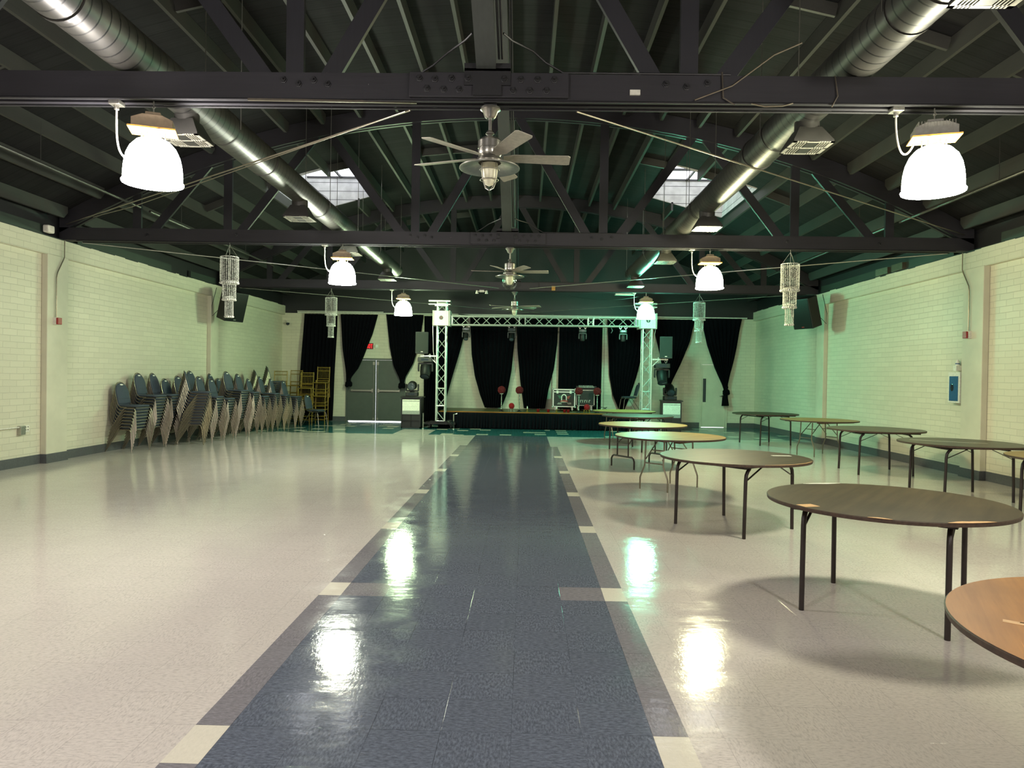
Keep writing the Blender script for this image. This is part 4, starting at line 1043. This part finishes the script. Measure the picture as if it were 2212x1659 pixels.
# ---- moving head lights
def moving_head(loc, lab, up=True, s=1.0, rz=0, tilt=.5, big=True, group='moving head stage lights'):
    t = thing('moving_head_light', lab, 'stage light', loc, rz, group)
    g = 1 if up else -1
    b = MB(); w = .15*s if big else .11*s
    b.box(-w, w, -w*.8, w*.8, min(0, g*.10*s), max(0, g*.10*s)); base = b.build('base', 'black', t, bevel=.012)
    b = MB(); b.box(-w*.5, w*.5, -w*.81-.002, -w*.8, min(g*.03*s, g*.07*s), max(g*.03*s, g*.07*s)); b.build('display', 'glassd', base, smooth=0)
    b = MB(); yw = .135*s if big else .09*s; arm = .30*s
    b.lathe([(.06*s, 0), (.06*s, .02)], 12, (0, 0, g*.10*s)) if up else b.lathe([(.06*s, 0), (.06*s, .02)], 12, (0, 0, -.12*s))
    b.box(-yw-.02, yw+.02, -.045*s, .045*s, min(g*.11*s, g*.15*s), max(g*.11*s, g*.15*s))
    for sx in (-1, 1):
        b.prism([(sx*yw, g*.12*s), (sx*(yw+.03), g*.13*s), (sx*(yw+.035), g*.26*s), (sx*(yw+.03), g*arm), (sx*yw, g*arm)], -.05*s, .05*s, 'xz')
    b.build('yoke', 'black', t, bevel=.006)
    b = MB(); R = .115*s if big else .078*s
    prof = [(R*.55, -R*1.25), (R*.9, -R*1.0), (R, -R*.4), (R*.95, R*.5), (R*.85, R*1.3), (R*.9, R*1.55)]
    b.lathe(prof, 20); h = b.build('lamp_head', 'black', t, smooth=.7); h.location = (0, 0, g*.26*s); h.rotation_euler = (PI/2+tilt, 0, 0)
    b = MB(); b.lathe([(R*.72, R*1.552), (R*.6, R*1.58), (.001, R*1.6)], 20, cap=False); b.build('lens', 'lens', h, smooth=1)
    if not up:
        b = MB()
        for x in (-.08*s, .08*s): b.tube([(x, 0, 0), (x, 0, .03)], .008, 6); b.lathe([(.028, -.02), (.034, -.02), (.034, .02), (.028, .02)], 14, (x, 0, .055), axis='y', cap=False)
        b.build('clamp', 'galv', t)
    return t
for x, ti, lab in ((-1.37, .9, 'moving light hanging leftmost under the crossbar truss'), (-.07, .8, 'moving light hanging under the truss above the left flower balls'), (1.95, -1.35, 'moving light hanging under the truss above the flight cases'), (3.10, -1.4, 'moving light hanging rightmost under the crossbar truss')):
    moving_head((x, 20.24, 2.90), lab, up=False, s=.95, tilt=ti, big=False, group='moving lights under the crossbar truss')
moving_head((-2.52, 20.25, 2.03), 'large moving light hanging from the left tower bracket', up=False, s=1.35, tilt=1.0, group='large moving lights on tower brackets')
moving_head((4.22, 20.25, 1.96), 'large moving light hanging from the right tower bracket', up=False, s=1.35, tilt=1.0, group='large moving lights on tower brackets')
moving_head((-2.90, 20.30, .915), 'moving light standing on the left subwoofer', s=1.15, tilt=.1, group='moving lights on the subwoofers')
moving_head((4.56, 20.75, .905), 'moving light standing on the right subwoofer', s=1.2, tilt=.5, group='moving lights on the subwoofers')
# ---- brackets and loudspeakers on the towers
for X, s, lab in ((-2.20, -1, 'left'), (3.915, 1, 'right')):
    b = MB(); x1 = X+s*.47; z = 2.07
    b.bar((X, 20.24, z), (x1, 20.24, z), .035, .035); b.bar((X, 20.24, z-.22), (X+s*.2, 20.24, z-.02), .022, .022); b.bar((X, 20.24, z-.25), (X, 20.24, z+.17), .03, .03, up=(0, 1, 0)); b.tube([(X+s*.40, 20.24, z), (X+s*.40, 20.24, z+.10)], .018, 8); b.tube([(X+s*.2, 20.24, z), (X+s*.2, 20.24, z+.06)], .012, 8)
    tag(b.build('speaker_bracket', 'alu'), 'pale steel arm bracket on the %s truss tower' % lab, 'bracket', 'tower arm brackets')
def speaker(loc, lab, rot, w=.37, h=.62, d=.34, rake=0, group=None):
    t = thing('loudspeaker', lab, 'loudspeaker', loc, 0, group, rot=rot)
    b = MB(); poly = [(-w/2, -d/2), (w/2, -d/2), (w/2*.72, d/2), (-w/2*.72, d/2)]
    b.prism(poly, 0, h); b.build('cabinet', 'black', t, smooth=0, bevel=.012)
    b = MB(); b.box(-w/2+.015, w/2-.015, -d/2-.008, -d/2, .03, h-.02); b.build('grille', plain('speaker_grille', srgb(20, 25, 21), .7, nscale=200, var=.3), t, smooth=0)
    b = MB(); b.box(-.03, .03, -d/2-.0095, -d/2-.008, .045, .065); b.build('badge', 'steel', t, smooth=0)
    return t
speaker((-2.64, 20.25, 2.13), 'loudspeaker on the left tower bracket', (0, 0, .18), .37, .62, group='tower loudspeakers')
speaker((4.33, 20.25, 2.10), 'loudspeaker on the right tower bracket', (0, 0, -.2), .36, .62, group='tower loudspeakers')
def wallspk(X, Y, s):
    t = thing('wall_speaker', 'black loudspeaker tilted down on the %s wall near a crystal chandelier' % ('left' if s > 0 else 'right'), 'loudspeaker', (X, Y, 2.80), 0, 'wall mounted loudspeakers', rot=(.28, 0, s*1.12))
    w, h, d = .58, .72, .38
    b = MB(); b.prism([(-w/2, -d/2), (w/2, -d/2), (w/2*.75, d/2), (-w/2*.75, d/2)], -.0, h); b.build('cabinet', 'black', t, smooth=0, bevel=.015)
    b = MB(); b.box(-w/2+.02, w/2-.02, -d/2-.006, -d/2, .02, h*.97); b.build('grille', 'blackmetal', t, smooth=0)
    b = MB(); b.box(-.03, .04, -d/2-.008, -d/2-.006, .04, .06); b.build('badge', 'red' if s < 0 else 'steel', t, smooth=0)
    b = MB(); b.tube([(0, d/2, .4), (0, d/2+.15, .42)], .02, 8); b.tube([(-.1*s, d/2, .3), (-.25*s, d/2+.1, .0), (-.3*s, d/2+.12, .25), (-.25*s, d/2+.15, .7)], .007, 6); b.build('bracket_and_lead', 'black', t)
wallspk(-6.95, 17.25, 1); wallspk(7.05, 16.95, -1)
# subwoofers
def sub(X, Y, lab, rz):
    t = thing('subwoofer', lab, 'subwoofer', (X, Y, 0), rz, 'subwoofers with white horn panels'); w, d, h = .56, .62, .87; k = .03
    b = MB(); b.box(-w/2, -w/2+k, -d/2, d/2, .0, h); b.box(w/2-k, w/2, -d/2, d/2, .0, h); b.box(-w/2-.02, w/2+.04, -d/2-.02, d/2, h, h+.03); b.box(-w/2, w/2, -d/2, d/2, 0, .04); b.box(-w/2, w/2, d/2-.03, d/2, 0, h); b.box(-w/2+k, w/2-k, -d/2+.05, -d/2+.08, .04, h)
    b.build('cabinet', 'black', t, smooth=0)
    b = MB(); b.box(-w/2+k, w/2-k, -d/2+.01, -d/2+.02, .40, .50, 0); b.box(-w/2+k+.01, w/2-k-.01, -d/2+.005, -d/2+.015, .50, .54); b.build('grey_panel', plain('grey_panel_%s' % lab[:4], srgb(150, 152, 146), .5), t, smooth=0)
    b = MB(); b.box(-w/2+k+.005, w/2-k-.005, -d/2, -d/2+.012, .62, .82)
    for q in range(9): x = -w/2+k+.03+q*.053; b.box(x, x+.03, -d/2-.006, -d/2, .795, .82)
    b.box(-w/2+k+.005, w/2-k-.005, -d/2+.004, -d/2+.014, .50, .62); b.build('white_panel', 'whitem', t, smooth=0)
    b = MB()
    for q in range(12): x = -w/2+k+.03+q*.039; b.box(x, x+.02, -d/2-.002, -d/2, .765, .785)
    b.build('vent_slots', 'black', t, smooth=0)
    b = MB(); b.box(-w/2+k, w/2-k, -d/2+.02, -d/2+.03, .205, .22); b.box(-.008, .008, -d/2+.015, -d/2+.025, .04, .40); b.build('divider', 'blackmetal', t, smooth=0)
sub(-2.90, 20.42, 'black subwoofer with white panel left of the stage', .0)
sub(4.60, 20.80, 'black subwoofer with white panel right of the stage', -.1)
# ---- stage props
def tall_flower(x, y, lab):
    t = thing('flower_ball_stand', lab, 'flower stand', (x, y, SZ), 0, 'tall red flower ball stands on the stage')
    b = MB(); b.lathe([(.075, 0), (.07, .012), (.03, .03), (.02, .05)], 20); b.build('stand_base', 'black', t)
    b = MB(); pr = []; z = .05; k = 0
    while z < .50: pr += [(.010, z), (.021, z+.022), (.010, z+.044)]; z += .046
    b.lathe(pr, 14, cap=False); b.build('beaded_stem', 'galv', t)
    b = MB(); b.lathe([(.02, .50), (.055, .515), (.058, .525), (.0, .525)][:3], 20); b.build('plate', 'whitem', t)
    flower(t, .63, .115)
def flower(t, z, R):
    rnd = random.Random(int(z*100)); b = MB(); b.ball((0, 0, z), R*.85, 14, 10)
    for i in range(70):
        zz = 1-2*(i+.5)/70; a = i*2.39996; r = math.sqrt(1-zz*zz); c = (r*math.cos(a)*R*.86, r*math.sin(a)*R*.86, z+zz*R*.86)
        b.ball(c, R*.2*rnd.uniform(.8, 1.15), 6, 4)
    b.build('rose_ball', 'rose' if R > .1 else 'rose2', t, smooth=1, weld=False)
tall_flower(-.352, 20.9, 'tall red flower ball stand leftmost on the stage'); tall_flower(.175, 20.9, 'tall red flower ball stand, second from the left on the stage')
tall_flower(1.93, 20.95, 'tall red flower ball stand in front of the dark flight case'); tall_flower(2.465, 20.88, 'tall red flower ball stand rightmost on the stage')
def low_flower(x, y, lab, mat):
    t = thing('low_flower_ball', lab, 'flower centrepiece', (x, y, SZ), 0, 'low red flower balls on the stage')
    b = MB()
    for k in range(6): a = 2*PI*k/6+.3; b.tube([(.10*math.cos(a), .10*math.sin(a), 0), (.085*math.cos(a), .085*math.sin(a), .08), (.03*math.cos(a), .03*math.sin(a), .11)], .006, 5); b.ball((.09*math.cos(a), .09*math.sin(a), .085), .012, 6, 4)
    b.build('cage_feet', mat, t); flower(t, .175, .085)
low_flower(-.045, 20.62, 'low red flower ball between the two left tall stands', 'galv'); low_flower(2.14, 20.60, 'low red flower ball between the two right tall stands', 'gold')
for x, lab in ((.414, 'small gold candle holder on the left half of the stage'), (1.27, 'small gold candle holder in front of the white edged case')):
    t = thing('candle_holder', lab, 'candle holder', (x, 20.74, SZ), 0, 'small gold candle holders'); b = MB(); b.lathe([(.035, 0), (.04, .02), (.015, .035), (.012, .06), (.03, .07), (.032, .09)], 16); b.build('holder', 'gold', t)
    b = MB(); b.lathe([(.012, .09), (.02, .12), (.014, .15), (.003, .175)], 12); b.build('glass_drop', 'whitem', t)
for x, lab in ((.731, 'red glass cup leftmost on the stage floor'), (1.03, 'red glass cup left of the white edged flight case'), (1.502, 'red glass cup below the white edged case, left of its pair'), (1.612, 'red glass cup below the white edged case, right of its pair')):
    b = MB(); b.lathe([(.03, 0), (.038, .01), (.048, .09), (.045, .09), (.036, .014), (.001, .012)], 18, cap=False); o = b.build('red_cup', 'candle', loc=(x, 20.76, SZ)); tag(o, lab, 'cup', 'red glass cups')
# flight cases
def case(x0, x1, z0, z1, Y, lab, kind):
    t = thing('flight_case', lab, 'flight case', ((x0+x1)/2, Y, SZ), 0); w = (x1-x0)/2; h0, h1 = z0-SZ, z1-SZ; d = .26
    b = MB(); b.box(-w, w, -d, d, h0, h1); b.build('panels', plain('case_green_black' if kind else 'case_black', srgb(16, 30, 25) if kind else srgb(10, 11, 11), .5), t, smooth=0)
    em = 'alu' if kind else 'blackmetal'; e = .028 if kind else .014; b = MB()
    for z in (h0, h1-e): b.box(-w-.004, w+.004, -d-.006, -d+.0, z, z+e); 
    for x in (-w, w-e): b.box(x-.004, x+e+.004, -d-.006, -d, h0, h1)
    b.box(-w-.006, -w, -d, d, h1-e, h1+.004); b.box(w, w+.006, -d, d, h1-e, h1+.004); b.box(-w, w, -d, d, h1, h1+.004)
    if kind: b.box(-w, w, -d-.006, -d, h1-.10, h1-.07)
    b.build('edge_extrusion', em if kind else 'steel', t, smooth=0)
    for x in (-w, w):
        for z in (h0, h1): 
            b = MB(); b.ball((x, -d, z), .032, 8, 6); b.build('corner_ball', em if kind else 'blackmetal', t)
    for x in (-w+.08, w-.08):
        for y in (-d+.07, d-.07): b = MB(); b.lathe([(.035, -.012), (.035, .012)], 12, (x, y, .036), axis='x'); b.box(x-.02, x+.02, y-.02, y+.02, .04, h0); b.build('caster', 'galv', t)
    if kind:
        for x in (-w+.14, w-.14): b = MB(); b.box(x-.03, x+.03, -d-.014, -d-.004, h1-.13, h1-.045); b.build('butterfly_latch', 'whitem', t, smooth=0, bevel=.004)
        f = -d-.008; zc = (h0+h1)/2-.01
        b = MB(); b.prism([(-.20, zc+.09), (-.08, zc+.09), (-.09, zc), (-.14, zc-.01), (-.17, zc+.05)], f+.003, f+.008, 'xz'); b.build('green_swoosh', plain('swoosh_green', srgb(40, 96, 72), .5), t, smooth=0)
        b = MB(); b.prism([(.21, zc+.09), (.09, zc+.06), (.10, zc), (.15, zc-.02), (.17, zc+.04)], f+.003, f+.008, 'xz'); b.prism([(-.12, zc-.10), (.12, zc-.10), (.10, zc-.04), (-.09, zc-.045)], f+.0, f+.004, 'xz'); b.build('red_swoosh', plain('swoosh_red', srgb(150, 62, 50), .5), t, smooth=0)
        b = MB(); arch = [(-.085, zc-.06), (-.06, zc-.06), (-.06, zc+.03)]+[(.06*math.cos(PI-PI*k/8), zc+.03+.075*math.sin(PI-PI*k/8)) for k in range(1, 8)]+[(.06, zc+.03), (.06, zc-.06), (.085, zc-.06), (.085, zc+.03)]+[(.085*math.cos(PI*k/8), zc+.03+.105*math.sin(PI*k/8)) for k in range(1, 8)]+[(-.085, zc+.03)]
        b.prism(arch, f-.001, f+.003, 'xz'); b.box(-.09, .09, f-.001, f+.003, zc-.115, zc-.10)
        for xx, zz, ww in ((-.18, zc-.145, .10), (-.20, zc-.175, .13), (.10, zc-.14, .04), (.16, zc-.14, .05), (.12, zc-.17, .10)):
            q = xx
            while q < xx+ww: b.box(q, q+.010, f, f+.006, zz, zz+.014); q += .015
        b.build('white_print', 'whitem', t, smooth=0)
        b = MB(); b.ball((0, -d-.002, zc+.03), .035, 10, 6, sq=(1, .15, 1.3)); b.build('dark_emblem', 'blackmetal', t)
    else:
        b = MB()
        for k, wdt in enumerate((.05, .03, .045, .02, .05)):
            x = -w+.13+k*.065; b.box(x, x+.012, -d-.008, -d, .27, .34); b.box(x, x+wdt*.8, -d-.008, -d, .33, .345)
        b.build('pale_print', 'whitem', t, smooth=0)
        b = MB(); b.box(-w-.02, w+.04, -d-.02, d-.05, h1+.005, h1+.06); m = b.build('lid_tray', 'blackmetal', t, smooth=0)
case(1.18, 1.86, .62, 1.16, 21.75, 'dark green flight case with white edges and a white arch emblem', 1)
case(1.90, 2.46, .66, 1.14, 21.95, 'dark flight case with faint pale print behind a flower ball', 0)
t = thing('mixing_console', 'dj mixer lying on top of the dark flight case', 'mixer', (2.2, 21.87, 1.202)); b = MB(); b.box(-.30, .32, -.2, .15, 0, .06); b.build('mixer_body', 'blackmetal', t, smooth=0, bevel=.006)
b = MB()
for k in range(14): b.box(-.22+k*.034, -.205+k*.034, -.207, -.2, .02, .045)
for k in range(10): b.lathe([(.012, .06), (.010, .08)], 8, (-.2+k*.045, -.1, 0))
b.build('knobs_and_faders', 'whitem', t)
b = MB(); P = [(.0+.14*math.cos(a*.5)*(1-.01*a), .1*math.sin(a*.5), .005+.010*a if a < 9 else .1) for a in range(0, 26)]
b.tube([(x, y*.6, .01+abs(math.sin(i*.37))*.12) for i, (x, y, z) in enumerate(P)], .007, 6); tag(b.build('cable_coil', 'black', loc=(2.75, 21.9, SZ)), 'coil of black cable lying on the stage beside the cases', 'cable')
for x0, y0, lab in ((-2.52, 20.05, 'black cable piled at the foot of the left truss tower'),):
    b = MB(); b.tube([(.75+.10*math.cos(i*.7), .05*math.sin(i*.7), .02+.17*abs(math.sin(i*.33))+.002*i) for i in range(40)], .011, 6); tag(b.build('cable_coil', 'black', loc=(x0, y0, 0.0)), lab, 'cable')

# ================================================================== WALL FITTINGS
def alarm(X, Y, s, lab):
    t = thing('fire_alarm', lab, 'fire alarm', (X, Y, 2.32), 0, 'red fire alarm boxes')
    b = MB(); b.box(min(0, s*.05), max(0, s*.05), -.055, .055, -.06, .06); b.build('back_box', 'whitem', t, smooth=0)
    b = MB(); b.box(min(s*.05, s*.085), max(s*.05, s*.085), -.05, .05, -.055, .055); b.build('red_cover', 'red', t, smooth=0, bevel=.006)
    b = MB(); b.tube([(s*.02, 0, .06), (s*.02, 0, .72), (s*.02, .02*1, .80), (s*.02, .16, 1.02), (s*.03, .18, 1.08), (s*.03, .18, 1.36)], .009, 6); b.build('conduit', 'chairmetal', t)
alarm(LX+.1, 11.52, 1, 'red fire alarm with conduit on the left wall pilaster'); alarm(RX-.1, 11.66, -1, 'red fire alarm with conduit on the right wall pilaster')
t = thing('wall_cabinet', 'white framed cabinet with blue panel on the right wall', 'cabinet', (RX, 12.05, 1.46))
b = MB(); b.box(-.10, 0, -.16, .16, -.26, .26); b.build('cabinet_body', 'whitem', t, smooth=0, bevel=.006)
b = MB(); b.box(-.106, -.10, -.12, .12, -.225, .19); b.build('blue_panel', 'bluep', t, smooth=0); b = MB(); b.ball((-.106, .04, 0), .05, 10, 6, sq=(.1, 1, 1.3)); b.build('dark_figure', 'glassd', t)
b = MB(); b.tube([(-.02, -.10, -.26), (-.02, -.10, -.46)], .01, 6); b.build('lead', 'whitem', t)
t = thing('siren', 'small white siren mounted above the blue wall cabinet', 'siren', (RX, 12.05, 1.74)); b = MB(); b.box(-.09, 0, -.045, .045, 0, .09); b.lathe([(.03, .09), (.034, .12), (.03, .15), (.012, .19)], 14, (-.045, 0, 0)); b.build('siren_body', 'whitem', t); b = MB(); b.lathe([(.0355, .112), (.0355, .13)], 14, (-.045, 0, 0)); b.build('blue_band', 'bluep', t)
t = thing('wall_outlet', 'grey outlet box with pipe low on the left wall', 'outlet', (LX, 10.86, .57)); b = MB(); b.box(0, .06, -.055, .055, -.07, .07); b.build('outlet_box', 'galv', t, smooth=0, bevel=.004)
b = MB(); b.tube([(.03, -.05, .05), (.03, -6.0, .05)], .011, 6); b.build('conduit', 'whitem', t); b = MB(); b.box(0, .012, .09, .20, -.04, .07); t2 = b.build('socket_plate', 'whitem', t, smooth=0, bevel=.003)
b = MB()
for y, z in ((.12, .045), (.17, .045), (.12, 0), (.17, 0)): b.box(.012, .0135, y-.01, y+.01, z-.01, z+.008)
b.build('socket', 'chairmetal', t2, smooth=0)
t = thing('camera_dome', 'small dome camera in the far left corner under the roof', 'camera', (-7.35, YB, 3.10)); b = MB(); b.ball((.05, -.09, 0), .055, 14, 8); b.build('dome', 'glassd', t); b = MB(); b.lathe([(.07, .03), (.065, .05)], 16, (.05, -.09, 0)); b.tube([(.05, -.09, .05), (-.02, -.06, .10), (-.02, -.0, .12)], .015, 8); b.build('mount', 'whitem', t)
t = thing('emergency_light', 'twin headed white emergency light under the far truss', 'emergency light', (-.79, 17.86, 3.655)); b = MB(); b.box(-.06, .06, -.03, .03, -.02, .03); b.tube([(-.1, 0, -.0), (.1, 0, 0)], .01, 6); b.build('bracket', 'whitem', t)
for x in (-.12, .12): b = MB(); b.lathe([(.02, .03), (.03, -.02), (.04, -.05)], 14, (x, -.01, -.01)); b.build('lamp_head', 'whitem', t)
b = MB(); b.box(-.045, .045, -.03, .03, 0, .11); b.box(-.03, .03, -.035, -.03, .02, .08); tag(b.build('junction_box', 'plate', loc=(1.01, 17.84, 3.70), smooth=0), 'small cream box on the far truss, right of centre', 'box')
b = MB(); b.box(-.35, .15, -.1, .1, 0, .03); tag(b.build('mounting_strip', 'galv', loc=(2.95, 18.2, 3.645), smooth=0), 'flat metal strip under the far truss beside the green lamp', 'strip')
t = thing('wall_sensor', 'white box on the top corner of the left wall ledger', 'sensor', (LX+.09, 11.30, 3.72)); b = MB(); b.box(0, .10, -.09, .07, 0, .12); b.build('sensor_body', 'whitem', t, smooth=0, bevel=.02)
for y0, lab in ((12.9, 'left'),):
    pass
for i, y in enumerate((13.9, 14.5)):
    b = MB(); b.box(-.12, 0, -.2, .2, 0, .13, rz=.1*i); tag(b.build('offcut_block', 'chairmetal', loc=(RX-.02, y, 3.70), smooth=0), ['nearer', 'farther'][i]+' timber offcut lying on top of the right wall', 'block')
# pipe run along the roof slope on both sides
for X, Z, lab in ((-6.05, 4.22, 'left'), (6.35, 4.12, 'right')):
    b = MB(); b.tube([(X, .2, Z), (X, 11.6, Z)], .02, 8); b.tube([(X, 11.9, Z), (X, 17.8, Z)], .02, 8)
    for y in (4.0, 6.6, 9.2, 13.0, 16): b.tube([(X, y, Z), (X, y, arc(X, DZ)-.02)], .005, 5)
    tag(b.build('sprinkler_pipe', 'ductp'), 'dark pipe running under the %s side of the roof' % lab, 'pipe')
bpy.context.view_layer.update()
